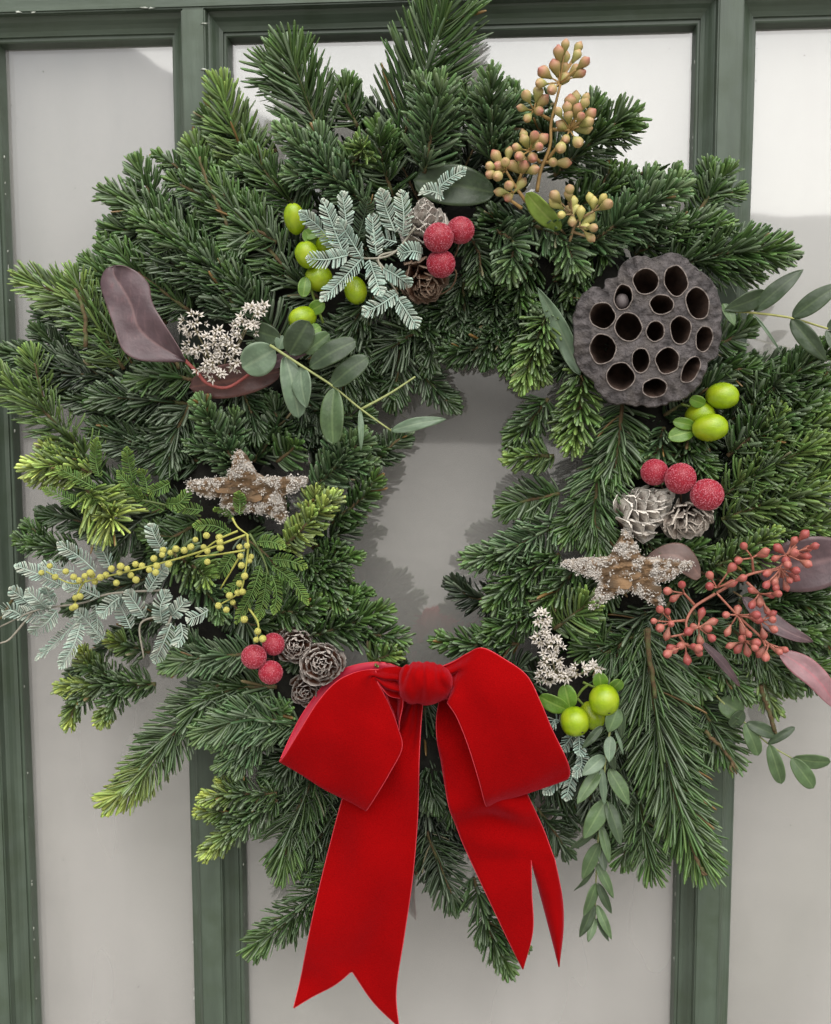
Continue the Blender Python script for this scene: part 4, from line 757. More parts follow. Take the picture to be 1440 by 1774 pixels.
seeded('spreading coral red seeded eucalyptus at the right of the wreath', T, 4.235,
 [[(1060, 990), (900, 840), (750, 700), (600, 540)], [(590, 545), (440, 640), (380, 740), (370, 830), (265, 860)], [(380, 740), (265, 748)], [(440, 630), (360, 540)], [(360, 850), (465, 790)], [(330, 860), (370, 920)], [(600, 540), (720, 470), (850, 400), (1060, 350), (1110, 260), (1190, 200)], [(870, 395), (860, 280)], [(820, 460), (910, 545), (970, 670)], [(760, 700), (920, 740)], [(780, 720), (810, 890)], [(930, 870), (960, 930)]],
 [((360, 540), [(345, 480), (240, 525), (285, 580)]), ((265, 750), [(185, 660), (240, 675), (140, 745), (185, 795), (265, 765), (235, 850)]),
  ((465, 790), [(490, 685), (570, 750), (535, 800), (430, 785), (395, 820), (480, 890), (565, 870)]), ((370, 920), [(260, 940), (240, 985), (290, 960), (340, 925), (385, 1030), (430, 930), (465, 945), (470, 980)]),
  ((600, 500), [(550, 410), (550, 490), (715, 350), (710, 470), (790, 430)]), ((860, 280), [(800, 195), (760, 300), (955, 235), (945, 250)]),
  ((1110, 260), [(1050, 210), (1030, 285), (1170, 155), (1245, 110), (1170, 245), (1110, 300), (1270, 215), (1320, 195), (1215, 270), (1260, 270), (1265, 325), (1120, 330)]),
  ((1070, 360), [(970, 395), (1080, 400), (1180, 375), (1175, 425), (1135, 445), (1110, 495), (1025, 455), (965, 480), (1035, 500)]),
  ((910, 545), [(860, 520), (1000, 555), (1050, 545), (860, 625), (915, 610), (970, 670)]), ((750, 700), [(755, 660), (670, 700), (680, 825), (800, 820), (835, 840), (890, 700), (900, 735)]),
  ((920, 740), [(1010, 690), (1010, 735), (1020, 805), (945, 845)]), ((810, 890), [(700, 925), (755, 950), (825, 970), (785, 875), (890, 905), (880, 940)]), ((980, 910), [(920, 980), (960, 1010), (1060, 970), (1100, 955)])], red, .074, 23.5, sr(168, 106, 88), (2.6, 1.7))

# ------------------------------------------------------------------ wattle: feathery fronds and yellow blossom
WC = {'silver': (A(sr(166, 186, 172)), A(sr(186, 202, 186))), 'grey': (A(sr(160, 176, 162)), A(sr(180, 194, 178))), 'green': (A(sr(84, 112, 52)), A(sr(116, 144, 66))), 'dgreen': (A(sr(50, 66, 44)), A(sr(62, 80, 50)))}
def frond(par, pts, d0, d1, L, kind='silver', W=3.9, gap=3.7):
    n = len(pts); z_ = rng.uniform(-.004, .007); path = crom([P(x, y, d0+(d1-d0)*i/(n-1)+(z_ if 0 < i < n-1 else 0)) for i, (x, y) in enumerate(pts)], 20)
    ln = np.linalg.norm(np.diff(path, axis=0), axis=1).sum()/U
    rs = np.random.default_rng(int(rng.integers(1e9)))
    mb = MB(); tube(mb, path[::3], 1.5*U, .9*U, 5, 8, A(WC[kind][0])*1.05)
    o = link('frond', mb.mesh('frond', M['stem']), par)
    V, q, t, C = needles(path, L*U, W*U, int(2*ln/gap), 'pinna', WC[kind][0]*1.0, WC[kind][1], rs, 66, 40, .22, .10, 3, .12, .6, rs.normal(0, 20))
    tag(link('leaflets', fast_mesh('leaflets', V, q, t, C, M['leaflet']), o), kind='stuff')
def wattle(label, T, stems, fr, d, kind, L, cst=sr(150, 146, 130), dj=.006):
    r_ = root('wattle_sprig', tuple(P(*T(*stems[0][0]), d)), label, 'foliage')
    stem(r_, [q3(T, s_, (d-.002, d)) for s_ in stems], cst, 2.2, 1.4)
    for f in fr:
        k_ = kind; pts = f
        if isinstance(f[-1], str): k_ = f[-1]; pts = f[:-1]
        z = rng.uniform(-dj, dj); frond(r_, [T(x, y) for x, y in pts], d+z*.3, d+z+.003, L, k_)
T = K(480, 330, 4)
wattle('silvery feathery wattle sprig over the green berries at the top', T, [[(960, 250), (800, 440), (600, 470), (440, 430)], [(830, 420), (700, 480), (840, 720)], [(690, 480), (760, 560)]],
 [[(470, 460), (400, 280), (320, 70)], [(430, 420), (300, 260), (165, 150)], [(590, 470), (510, 340), (430, 210)], [(490, 450), (340, 480), (215, 470)], [(600, 460), (460, 610), (310, 760)], [(690, 450), (670, 300), (660, 170)], [(830, 360), (750, 340), (660, 330)],
  [(640, 480), (680, 600), (720, 720)], [(840, 710), (720, 790), (600, 850)], [(830, 740), (900, 840), (970, 940)], [(1010, 440), (940, 420), (850, 440)], [(740, 540), (830, 590), (920, 655)], [(480, 260), (470, 140), (450, 20)], [(560, 330), (600, 200), (630, 60), 'dgreen'], [(1150, 40), (1090, 10), (1010, 0), 'grey'], [(870, 320), (880, 180), (860, 10), 'grey'], [(820, 290), (760, 140), (720, 0), 'grey']], .074, 'silver', 18)
frx = root('wattle_sprig', tuple(P(755, 330, .06)), 'small pale feathery frond lying on the broad dull leaf', 'foliage')
frond(frx, [(756, 332), (775, 312), (806, 293)], .058, .060, 14, 'silver')
T = K(0, 760, 3.13)
wattle('grey-green feathery wattle sprig spreading out at the far left', T, [[(900, 820), (600, 840), (450, 890), (200, 930), (0, 1020)], [(180, 935), (60, 1080), (0, 1110)], [(860, 960), (760, 1010), (780, 1190)], [(930, 960), (860, 1150)]],
 [[(520, 720), (430, 640), (320, 570)], [(600, 700), (570, 630), (530, 555)], [(400, 720), (310, 710), (220, 690)], [(340, 800), (220, 740), (90, 690)], [(890, 620), (850, 550), (815, 470)], [(200, 930), (130, 870), (60, 815)], [(260, 925), (210, 880), (150, 825)], [(310, 930), (250, 1000), (170, 1050)], [(300, 900), (270, 860), (250, 810)],
  [(540, 860), (440, 820), (350, 800)], [(450, 960), (330, 1080), (200, 1195)], [(440, 1000), (400, 1120), (330, 1240)], [(560, 1090), (490, 1010), (420, 930)], [(710, 1030), (670, 940), (620, 850)], [(790, 970), (740, 900), (690, 830)], [(880, 1000), (870, 910), (910, 830)], [(930, 960), (970, 920), (1005, 880)], [(930, 1000), (890, 1100), (840, 1210)], [(650, 860), (600, 900), (550, 960)], [(300, 950), (200, 960), (90, 940)], [(520, 900), (530, 1000), (525, 1100)], [(800, 830), (860, 740), (905, 690)], [(120, 960), (60, 930), (20, 940)], [(1130, 930), (1080, 960), (1020, 980)], [(980, 1000), (990, 1060), (960, 1120)]], .068, 'grey', 18, sr(148, 142, 128), .010)
wattle('fresh green feathery wattle sprig at the left above the lime fir tip', T, [[(1090, 420), (900, 360), (700, 320), (400, 260)]],
 [[(470, 380), (350, 320), (235, 270)], [(540, 210), (520, 110), (530, 0)], [(520, 270), (410, 210), (310, 155)], [(720, 230), (700, 140), (690, 50)], [(770, 330), (700, 250), (640, 180)], [(890, 390), (820, 350), (740, 315)], [(900, 350), (970, 350), (1030, 280)], [(640, 330), (560, 330), (450, 330)], [(920, 240), (870, 270), (810, 290)], [(1100, 390), (1030, 380), (950, 370)], [(800, 300), (790, 220), (760, 170)]], .060, 'green', 14, sr(96, 112, 60), .008)
T = K(300, 770, 3.622)
wattle('green feathery wattle sprig below the left-hand star', T, [[(480, 560), (560, 700), (600, 820)], [(470, 1000), (540, 1150)]],
 [[(550, 760), (500, 920), (395, 1120)], [(590, 800), (570, 950), (535, 1100)], [(620, 820), (650, 930), (630, 1060)], [(620, 760), (750, 860), (845, 1000)], [(530, 610), (610, 610), (695, 640)], [(620, 720), (730, 730), (835, 770)], [(415, 440), (420, 370), (415, 300)], [(380, 460), (330, 420), (270, 400)], [(360, 560), (260, 510), (130, 510)], [(380, 680), (330, 760), (280, 830)], [(440, 800), (400, 880), (330, 920)]], .068, 'green', 14, sr(96, 112, 60), .006)
T = K(880, 1030, 2.817)
wattle('small silvery feathery wattle sprig between bow and hanging eucalyptus', T, [[(330, 640), (340, 800)]], [[(340, 660), (290, 720), (265, 760)], [(345, 680), (350, 740), (345, 780)], [(350, 760), (360, 830), (320, 880)], [(330, 840), (300, 930), (285, 1000)], [(260, 620), (230, 610), (210, 640)], [(270, 880), (220, 930), (180, 970)]], .062, 'silver', 15)
# yellow blossom
T = K(0, 760, 3.13)
wb = root('wattle_blossom', tuple(P(*T(1330, 520), .08)), 'stem of small yellow wattle balls across the left of the wreath', 'blossom')
CY = sr(166, 166, 80)
stem(wb, [q3(T, [(1335, 520), (1080, 615), (800, 695), (540, 755), (390, 785), (250, 720)], (.080, .078)), q3(T, [(1342, 520), (1345, 600), (1330, 720), (1300, 830), (1185, 905)], (.081, .080)), q3(T, [(1330, 605), (1200, 625), (1060, 640)], (.080, .080)), q3(T, [(1300, 640), (1195, 815)], (.079, .072)), q3(T, [(1260, 430), (1290, 480), (1350, 525)], (.076, .081)), q3(T, [(470, 760), (430, 820), (400, 920)], (.078, .076)), q3(T, [(1350, 920), (1400, 1000), (1395, 1090)], (.072, .076)), q3(T, [(1290, 500), (1180, 550), (1060, 640)], (.078, .078))], CY, 2.0, 1.2)
# fuzzy ball mesh, shared
import bmesh
def ico(sub, r_=1.0):
    bm = bmesh.new(); bmesh.ops.create_icosphere(bm, subdivisions=sub, radius=r_)
    v = np.array([x.co[:] for x in bm.verts]); f = np.array([[y.index for y in x.verts] for x in bm.faces]); bm.free(); return v, f
iv, if_ = ico(3)
bv = iv*(1+0.10*np.array([mnoise.noise(Vector(x)*5.5) for x in iv]))[:, None]
ballm = fast_mesh('blossom_ball', bv, None, if_, None, M['pompom'])
for (x, y) in [(270, 690), (225, 727), (300, 750), (357, 720), (400, 750), (430, 768), (490, 728), (515, 775), (545, 752), (605, 705), (632, 782), (650, 725), (655, 692), (710, 740), (735, 680), (738, 765), (810, 712), (845, 725), (835, 650), (880, 630), (885, 605), (915, 680), (955, 597), (925, 618), (1000, 605), (1035, 587), (1060, 548), (1105, 588), (1120, 525), (1125, 610), (1190, 535), (1193, 560), (1195, 592), (1125, 668), (435, 855), (410, 862), (408, 910), (392, 918), (460, 745), (575, 740), (690, 705), (770, 690), (850, 690), (500, 740), (1300, 587), (1340, 580), (1305, 637), (1362, 640), (1353, 662), (1310, 687), (1327, 745), (1300, 785), (1290, 835), (1315, 830), (1245, 850), (1263, 888), (1228, 928), (1185, 905), (1325, 980), (1390, 1090), (1425, 1085), (1398, 1045)]:
    r_ = rng.uniform(5.0, 6.4)*U
    link('blossom_ball', ballm, wb, Matrix.Translation(P(*T(x, y), .080+rng.uniform(-.003, .006))) @ Matrix.Rotation(rng.random()*6, 4, 'X') @ Matrix.Diagonal((r_, r_, r_*.95, 1)))

# ------------------------------------------------------------------ white dried flowers
def floret(seed):
    rs = np.random.default_rng(seed); V = []; T_ = []; C = []; w0 = A(sr(214, 206, 196)); wc = A(sr(150, 138, 108))
    for k_ in range(5):
        a = k_*2*math.pi/5+rs.normal(0, .12); ln = rs.uniform(.85, 1.15); lift = rs.uniform(.15, .55)
        r_ = A([math.cos(a), math.sin(a), 0]); s_ = A([-math.sin(a), math.cos(a), 0]); z = A([0, 0, 1.0]); b = len(V)
        V += [r_*.08-z*.25, r_*.42+s_*.20+z*lift*.3, r_*ln+z*lift, r_*.42-s_*.20+z*lift*.3, r_*.45+z*(lift*.3+.10), r_*.40+z*(lift*.3-.10)]
        C += [wc, w0, w0*1.05, w0, w0, w0*.8]
        T_ += [(b, b+4, b+1), (b+1, b+4, b+2), (b+2, b+4, b+3), (b+3, b+4, b), (b, b+1, b+5), (b+1, b+2, b+5), (b+2, b+3, b+5), (b+3, b, b+5)]
    b = len(V)
    for k_ in range(6): a = k_*math.pi/3; V.append(A([.09*math.cos(a), .09*math.sin(a), .05])); C.append(wc)
    V.append(A([0, 0, .3])); C.append(A(sr(190, 176, 130))); V.append(A([0, 0, -.7])); C.append(A(sr(120, 112, 84)))
    for k_ in range(6): T_ += [(b+k_, b+(k_+1) % 6, b+6), (b+(k_+1) % 6, b+k_, b+7)]
    return fast_mesh('floret', V, None, T_, C, M['petal'], False)
FL = [floret(i) for i in range(6)]
def flowers(label, blobs, d):
    r_ = root('white_flower_sprig', tuple(P(blobs[0][0], blobs[0][1], d-.01)), label, 'flower')
    cx = sum(b[0] for b in blobs)/len(blobs); cy = max(b[1] for b in blobs)+10
    stem(r_, [[(cx, cy, d-.014), ((cx+b[0])/2, (cy+b[1])/2, d-.010), (b[0], b[1], d-.003)] for b in blobs], sr(120, 112, 84), 1.8, 1.2)
    for (x, y, rx, ry, n) in blobs:
        for _ in range(n):
            a = rng.random()*6.28; q = math.sqrt(rng.random())
            px, py = x+rx*q*math.cos(a), y+ry*q*math.sin(a)
            z = d+.007*math.sqrt(max(0, 1-q*q))+rng.uniform(-.002, .002)
            dirn = Vector((math.cos(a)*q*1.1, -1, -math.sin(a)*q*1.1))+Vector(rng.normal(0, .25, 3)); s_ = rng.uniform(7, 10.5)*U
            mw = Matrix.Translation(P(px, py, z)) @ dirn.to_track_quat('Z', 'Y').to_matrix().to_4x4() @ Matrix.Rotation(rng.random()*6, 4, 'Z') @ Matrix.Diagonal((s_, s_, s_, 1))
            link('floret', FL[int(rng.integers(6))], r_, mw)
flowers('white dried flower cluster between the purple leaf and eucalyptus', [(334, 562, 24, 24, 18), (343, 598, 28, 22, 18), (358, 630, 24, 22, 16), (372, 583, 16, 22, 10), (395, 600, 24, 22, 16), (425, 568, 24, 22, 16), (442, 542, 24, 22, 16), (375, 650, 14, 10, 6), (410, 625, 14, 18, 8)], .072)
flowers('white dried flower cluster right of the bow under the star', [(938, 1078, 18, 20, 16), (945, 1108, 20, 16, 14), (962, 1118, 18, 16, 10), (942, 1142, 20, 14, 12), (948, 1170, 22, 14, 14), (972, 1172, 16, 10, 8), (1002, 1160, 20, 10, 12), (1035, 1156, 16, 8, 8), (968, 1145, 12, 14, 6)], .072)

# ------------------------------------------------------------------ green berries with leafy calyx
ov, of_ = ico(3)
ov = ov*(1+.045*np.array([mnoise.noise(Vector(x)*1.3) for x in ov]))[:, None]; tipz = np.clip((ov[:, 2]-.93)/.07, 0, 1); ov[:, 2] -= tipz*.05
hypm = fast_mesh('berry', ov, None, of_, None, M['hyp'])
tv, tf = ico(1); tipm = fast_mesh('berry_tip', tv, None, tf, None, M['dark'])
LEAFCOL['calyx'] = (sr(86, 122, 36), sr(136, 160, 76))
def berries(label, bl, cal, stems, d):
    r_ = root('green_berry_sprig', tuple(P(bl[0][0], bl[0][1], d)), label, 'berries')
    stem(r_, [[(x, y, d-.006) for x, y in s_] for s_ in stems], sr(110, 132, 50), 2.4, 2.0)
    for (x, y, rs_, rl, ang, tilt, z) in bl:
        c = P(x, y, d+z); a = math.radians(ang)
        ax = Vector((math.cos(a)*math.cos(tilt), -math.sin(tilt), math.sin(a)*math.cos(tilt)))
        mw = Matrix.Translation(c) @ ax.to_track_quat('Z', 'Y').to_matrix().to_4x4() @ Matrix.Diagonal((rs_*U, rs_*U, rl*U, 1))
        o = link('berry', hypm, r_, mw)
        t_ = link('berry_tip', tipm, o); t_.matrix_basis = Matrix.Translation((0.02, 0, .955)) @ Matrix.Diagonal((.10, .06, .06, 1))
    for (bx, by, tx, ty, w) in cal: leaf(r_, (bx, by), (tx, ty), w, d+.003, d+.006, 'calyx', 'oval', rng.uniform(-.4, .4), .3, .12, name='sepal')
berries('green berry cluster at top left under silvery fronds', [(511, 379, 18, 27, 95, .5, .004), (562, 421, 18, 22, 60, .5, -.002), (532, 441, 20, 23, 100, .4, .006), (552, 482, 22, 24, 170, .4, -.004), (616, 503, 19, 25, -70, .3, -.002), (524, 551, 19, 25, 200, .5, .004)],
        [(545, 425, 528, 398, 24), (530, 480, 525, 515, 22), (536, 540, 562, 525, 24), (555, 565, 540, 575, 20), (552, 402, 528, 410, 22)], [[(560, 560), (540, 500), (545, 440), (540, 400)], [(545, 480), (600, 490)]], .060)
berries('green berry cluster below the lotus pod', [(1252, 686, 22, 28, -5, .35, .002), (1213, 719, 22, 26, 20, .4, -.004), (1231, 741, 23, 30, 5, .3, .008)],
        [(1204, 738, 1166, 730, 20), (1202, 748, 1158, 758, 28), (1222, 700, 1195, 690, 22)], [[(1180, 700), (1215, 710)], [(1170, 735), (1210, 742)]], .056)
berries('green berry pair beside the bow under the white flowers', [(996, 1250, 25, 26, -50, .8, .006), (1047, 1213, 26, 27, -70, .8, .008), (1026, 1240, 20, 26, -60, .3, -.006)],
        [(985, 1230, 934, 1206, 30), (988, 1228, 978, 1186, 32), (1042, 1192, 1038, 1166, 26), (1058, 1195, 1076, 1178, 26)], [[(1020, 1185), (1005, 1200), (990, 1230)], [(1010, 1182), (1040, 1195)], [(1000, 1210), (1025, 1235)]], .064)

# ------------------------------------------------------------------ frosted red berries
gv, gf = ico(1)
def grains(n, seed):
    rs = np.random.default_rng(seed); p = nrm(rs.normal(size=(n, 3))); s_ = rs.uniform(.018, .034, n)
    V = (p[:, None]*1.0+gv[None]*s_[:, None, None]*nrm(rs.normal(size=(n, 1, 3)))[..., :1]**0)
    V = V.reshape(-1, 3); F = (np.arange(n)[:, None, None]*len(gv)+gf[None]).reshape(-1, 3)
    k_ = rs.random((n, 1))**2.0; c = A([sr(150, 20, 44)])*(1-k_)+A([sr(226, 140, 154)])*k_
    return fast_mesh('frost', V, None, F, np.repeat(c, len(gv), 0), M['grain'], False)
sv, sf = ico(4); berm = fast_mesh('berry', sv, None, sf, None, M['berry']); grm = [grains(3000, i) for i in range(3)]
def pick(label, bl, d, wires):
    r_ = root('frosted_berry_pick', tuple(P(bl[0][0], bl[0][1], d)), label, 'berries')
    stem(r_, [[(x, y, z) for x, y, z in w] for w in wires], sr(92, 70, 50), 1.6, 1.4, 'wire')
    for i, (x, y, r0, z) in enumerate(bl):
        mw = Matrix.Translation(P(x, y, d+z)) @ Matrix.Rotation(rng.random()*6, 4, 'X') @ Matrix.Rotation(rng.random()*6, 4, 'Z') @ Matrix.Diagonal((r0*U*.97, r0*U, r0*U*.96, 1))
        o = link('berry', berm, r_, mw); g = link('frost', grm[i % 3], o); tag(g, kind='stuff')
pick('three frosted red berries beside white pine cone at the top', [(760, 412, 24.5, .006), (798, 399, 22.5, -.002), (764, 457, 23.5, 0)], .072, [[(764, 457, .07), (790, 470, .066), (780, 500, .06), (740, 520, .055)], [(798, 399, .07), (790, 440, .06), (760, 480, .055)]])
pick('three frosted red berries on the right-hand pine cones', [(1134, 818, 22.5, -.006), (1179, 829, 25.5, .004), (1225, 857, 26.5, .008)], .070, [[(1134, 818, .06), (1150, 850, .056)], [(1179, 829, .068), (1180, 870, .056)], [(1225, 857, .07), (1200, 890, .056)]])
pick('three frosted red berries left of the bow', [(440, 1138, 21.5, .006), (474, 1116, 19.5, -.003), (469, 1165, 21, .004)], .066, [[(440, 1138, .068), (470, 1142, .058)], [(474, 1116, .062), (474, 1145, .056)], [(469, 1165, .066), (480, 1145, .056)]])

# ------------------------------------------------------------------ pine cones
def scale_mesh(seed, white, tipc):
    rs = np.random.default_rng(seed); V = []; C = []; nu, nv = 6, 7; br = A(sr(104, 68, 48)) if white > .05 else A(sr(78, 48, 34)); wh = A(tipc)
    for top in (0, 1):
        for i in range(nu):
            s_ = i/(nu-1); prof = (.30+.70*math.sin(min(1, s_/.72)*math.pi/2)) if s_ < .72 else math.sqrt(max(0, 1-((s_-.72)/.30)**2))
            for j in range(nv):
                f = 2*j/(nv-1)-1
                z = .22*s_*s_-.16*f*f*prof+.05*rs.normal()*s_*.6
                V.append((f*.46*prof, s_*(1-.06*abs(f)), z-(0 if top else .07)))
                e = max(0, abs(f)-.62)/.38*(1 if s_ > .45 else 0); e = max(e, max(0, s_-.86)/.14)
                k_ = min(1, max(0, white*(.28+.85*s_)+e*.9+(rs.normal(0, .22) if white > .3 or e > 0 else 0))); k_ = k_ if top or white > .3 else k_*.7
                C.append(br*(1-k_)+wh*k_)
    n = nu*nv; g = grid_faces(nu, nv); q = [tuple(n+x for x in f) for f in g]+[tuple(reversed(f)) for f in g]
    q += [(i*nv, (i+1)*nv, n+(i+1)*nv, n+i*nv) for i in range(nu-1)]+[(n+i*nv+nv-1, n+(i+1)*nv+nv-1, (i+1)*nv+nv-1, i*nv+nv-1) for i in range(nu-1)]
    q += [((nu-1)*nv+j, (nu-1)*nv+j+1, n+(nu-1)*nv+j+1, n+(nu-1)*nv+j) for j in range(nv-1)]
    return fast_mesh('cone_scale', V, q, None, C, M['scale'])
SC = {'white': [scale_mesh(i, .9, sr(244, 236, 224)) for i in range(4)], 'brown': [scale_mesh(10+i, .12, sr(168, 146, 128)) for i in range(4)], 'edge': [scale_mesh(20+i, -.1, sr(236, 226, 216)) for i in range(4)], 'half': [scale_mesh(30+i, .65, sr(236, 224, 210)) for i in range(4)]}
def cone(label, base, tip, Rpx, kind, d0, d1, n=44, sc=1.0, open_=0.75):
    b = P(*base, d0); t = P(*tip, d1); ax = t-b; Ln = ax.length; ax.normalize()
    e1 = ax.orthogonal().normalized(); e2 = ax.cross(e1)
    r_ = root('pine_cone', tuple(b), label, 'pine cone')
    mb = MB(); tube(mb, [b, b.lerp(t, .5), b.lerp(t, .85)], Rpx*U*.30, Rpx*U*.12, 8, 8, sr(60, 42, 32)); link('cone_core', mb.mesh('cone_core', M['stem']), r_)
    for i in range(n):
        f = (i+.5)/n; a = i*2.39996
        rad = (e1*math.cos(a)+e2*math.sin(a))
        r0 = Rpx*U*(.30*(1-f)+.04)
        el = math.radians(16+60*f**1.3+(1-open_)*16)
        dr = (rad*math.cos(el)+ax*math.sin(el)).normalized()
        s_ = sc*Rpx*U*(1.0-.58*f**1.3)*rng.uniform(.85, 1.1)
        y = dr; zz = (ax-dr*ax.dot(dr)); 
        if zz.length < .05: zz = -rad
        zz.normalize(); x = y.cross(zz)
        rm = Matrix((x, y, zz)).transposed().to_4x4() @ Matrix.Rotation(rng.normal(0, .14), 4, 'Y') @ Matrix.Rotation(rng.normal(0, .10), 4, 'X')
        mw = Matrix.Translation(b+ax*(Ln*(.05+.72*f))+rad*r0) @ rm @ Matrix.Diagonal((s_*1.05, s_, s_, 1))
        link('cone_scale', SC[kind][int(rng.integers(4))], r_, mw)
cone('white-dusted pine cone touching the top red berries', (738, 425), (735, 340), 38, 'white', .050, .066, 54, 1.05)
cone('brown pine cone under the top red berries', (728, 470), (748, 505), 42, 'brown', .052, .064, 44)
cone('large whitened pine cone lying below the right red berries', (1076, 906), (1178, 846), 46, 'white', .052, .066, 64, .9)
cone('smaller whitened pine cone at the lower right of its pair', (1185, 880), (1206, 916), 42, 'half', .052, .066, 46)
cone('pale-edged pine cone rosette next to the left red berries', (514, 1112), (510, 1122), 30, 'edge', .048, .066, 40)
cone('pale-edged pine cone rosette just above the bow loop', (558, 1146), (554, 1154), 35, 'edge', .052, .072, 44)
cone('dark pine cone tucked behind the bow loop at left', (532, 1192), (526, 1202), 26, 'edge', .044, .056, 34)

# ------------------------------------------------------------------ bark stars
def star(label, outline, d, tilt, brown):
    pts = [Vector((x, y)) for x, y in outline]; n = len(pts); c = sum(pts, Vector((0, 0)))/n
    dense = []
    for i in range(n):
        a, b = pts[i], pts[(i+1) % n]; m_ = max(2, int((b-a).length/4))
        for k_ in range(m_):
            q = a.lerp(b, k_/m_); q = q+Vector((mnoise.noise((q.x*.08, q.y*.08, 1)), mnoise.noise((q.x*.08, q.y*.08, 9))))*2.0; dense.append(q)
    xs_ = [p.x for p in dense]; ys_ = [p.y for p in dense]; poly = [(p.x, p.y) for p in dense]
    inner = []
    for gx in np.arange(min(xs_), max(xs_), 3.6):
        for gy in np.arange(min(ys_), max(ys_), 3.6):
            q = Vector((gx+rng.uniform(-1.5, 1.5), gy+rng.uniform(-1.5, 1.5)))
            if inside(q.x, q.y, poly) and min((q-p).length for p in dense) > 3: inner.append(q)
    nd = len(dense); vs_, _, fs, *_ = geometry.delaunay_2d_cdt(dense+inner, [(i, (i+1) % nd) for i in range(nd)], [list(range(nd))], 1, 1e-4)
    def ed(q): return min((q-p).length for p in dense)
    eds = [ed(q) for q in vs_]
    hgt = lambda q, e: .0016*min(1, e/8)+.0022*mnoise.noise((q.x*.05, q.y*.13, 3))*min(1, e/6)+.001*mnoise.noise((q.x*.2, q.y*.3, 7))
    front = [P(q.x, q.y, d+tilt*(q.y-c.y)*U+hgt(q, e)) for q, e in zip(vs_, eds)]
    back = [p+Vector((0, .008, 0)) for p in front]
    N_ = len(front); tris = []
    for f in fs:
        f = list(f); A_, B_, C_ = (front[k_] for k_ in f[:3])
        if (B_-A_).cross(C_-A_).y > 0: f = f[::-1]
        for k_ in range(1, len(f)-1): tris.append((f[0], f[k_], f[k_+1])); tris.append((N_+f[0], N_+f[k_+1], N_+f[k_]))
    from collections import Counter
    ec = Counter(); dirs = {}
    for t in tris[::2]:
        for a, b in ((t[0], t[1]), (t[1], t[2]), (t[2], t[0])): ec[(min(a, b), max(a, b))] += 1; dirs[(min(a, b), max(a, b))] = (a, b)
    q = [(dirs[e][1], dirs[e][0], N_+dirs[e][0], N_+dirs[e][1]) for e, k_ in ec.items() if k_ == 1]
    r_ = root('bark_star', tuple(P(c.x, c.y, d)), label, 'star')
    def frost(qv, e):
        rx = (qv.x-c.x)/brown; ry = (qv.y-c.y)/(brown*.55); cen = math.exp(-(rx*rx+ry*ry)*1.0); nz_ = mnoise.noise((qv.x*.07, qv.y*.07, 5))+.5*mnoise.noise((qv.x*.2, qv.y*.2, 8))
        return max(0, min(1, .48-.85*cen+1.3*nz_+(.22 if e < 4 else 0)))
    pal_ = [A(sr(196, 184, 170))*frost(q_, e_)*.8+A(sr(120, 94, 66))*(.75+.5*mnoise.noise((q_.x*.05, q_.y*.22, 2)))*(1-frost(q_, e_)*.8) for q_, e_ in zip(vs_, eds)]
    pal_ = [np.clip(x_, .01, .9) for x_ in pal_]
    link('wooden_star', fast_mesh('wooden_star', [tuple(p) for p in front+back], q, tris, pal_+pal_, M['starwood'], False), r_)
    # loose flakes of bark in the middle
    for k_ in range(3):
        fx, fy = c.x+rng.normal(0, brown*.55), c.y+rng.normal(0, brown*.26)
        if not inside(fx, fy, poly): continue
        m_ = 11; an = np.linspace(0, 2*math.pi, m_, endpoint=False); rr = rng.uniform(.7, 1.2, m_)
        w, h = rng.uniform(16, 28), rng.uniform(8, 13); zf = d+tilt*(fy-c.y)*U+.0016
        ring = [P(fx+w*r0*math.cos(a), fy+h*r0*math.sin(a), zf+.0012*math.sin(a+k_)) for a, r0 in zip(an, rr)]
        lo = [p+Vector((0, .0012, 0)) for p in ring]; ce = P(fx, fy, zf+.0014)
        me = fast_mesh('bark_flake', [tuple(p) for p in ring+lo+[ce]], [(i, m_+i, m_+(i+1) % m_, (i+1) % m_) for i in range(m_)], [(2*m_, i, (i+1) % m_) for i in range(m_)], None, M['bark'], False)
        link('bark_flake', me, r_)
    # frosty crumbs along the arms and edges
    V = []; F = []; C = []; cnt = 0; rs = np.random.default_rng(int(c.x))
    tv_, tf_ = ico(1)
    while cnt < 3600:
        k_ = int(rs.integers(N_)); qv = vs_[k_]
        if rs.random() > frost(qv, eds[k_]): cnt += .15; continue
        p = front[k_]+Vector((rs.normal(0, .0009), -abs(rs.normal(0, .0006)), rs.normal(0, .0009)))
        sz = rs.uniform(.00015, .00055)*A([rs.uniform(.6, 1.6), rs.uniform(.5, 1.1), rs.uniform(.5, 1.5)])
        V.append(A(p)+tv_*sz*rs.uniform(.7, 1.3, (len(tv_), 1))); F.append(tf_+len(tv_)*len(F))
        C.append(np.tile(A(sr(212, 205, 196))*rs.uniform(.65, 1.05), (len(tv_), 1))); cnt += 1
    o = link('frost', fast_mesh('frost', np.concatenate(V), None, np.concatenate(F), np.concatenate(C), M['frost'], False), r_); tag(o, kind='stuff')
T = K(300, 770, 3.622)
star('frosted bark star on the left side of the wreath, leaning back', [T(x, y) for x, y in [(408, 30), (450, 75), (510, 180), (560, 208), (700, 206), (835, 208), (836, 240), (760, 290), (685, 330), (700, 400), (712, 482), (680, 490), (590, 435), (480, 425), (400, 425), (330, 440), (290, 430), (300, 370), (300, 335), (200, 325), (120, 290), (80, 250), (100, 232), (220, 215), (340, 205), (370, 130), (382, 60)]], .064, -.35, 50)
T = K(950, 780, 4.114)
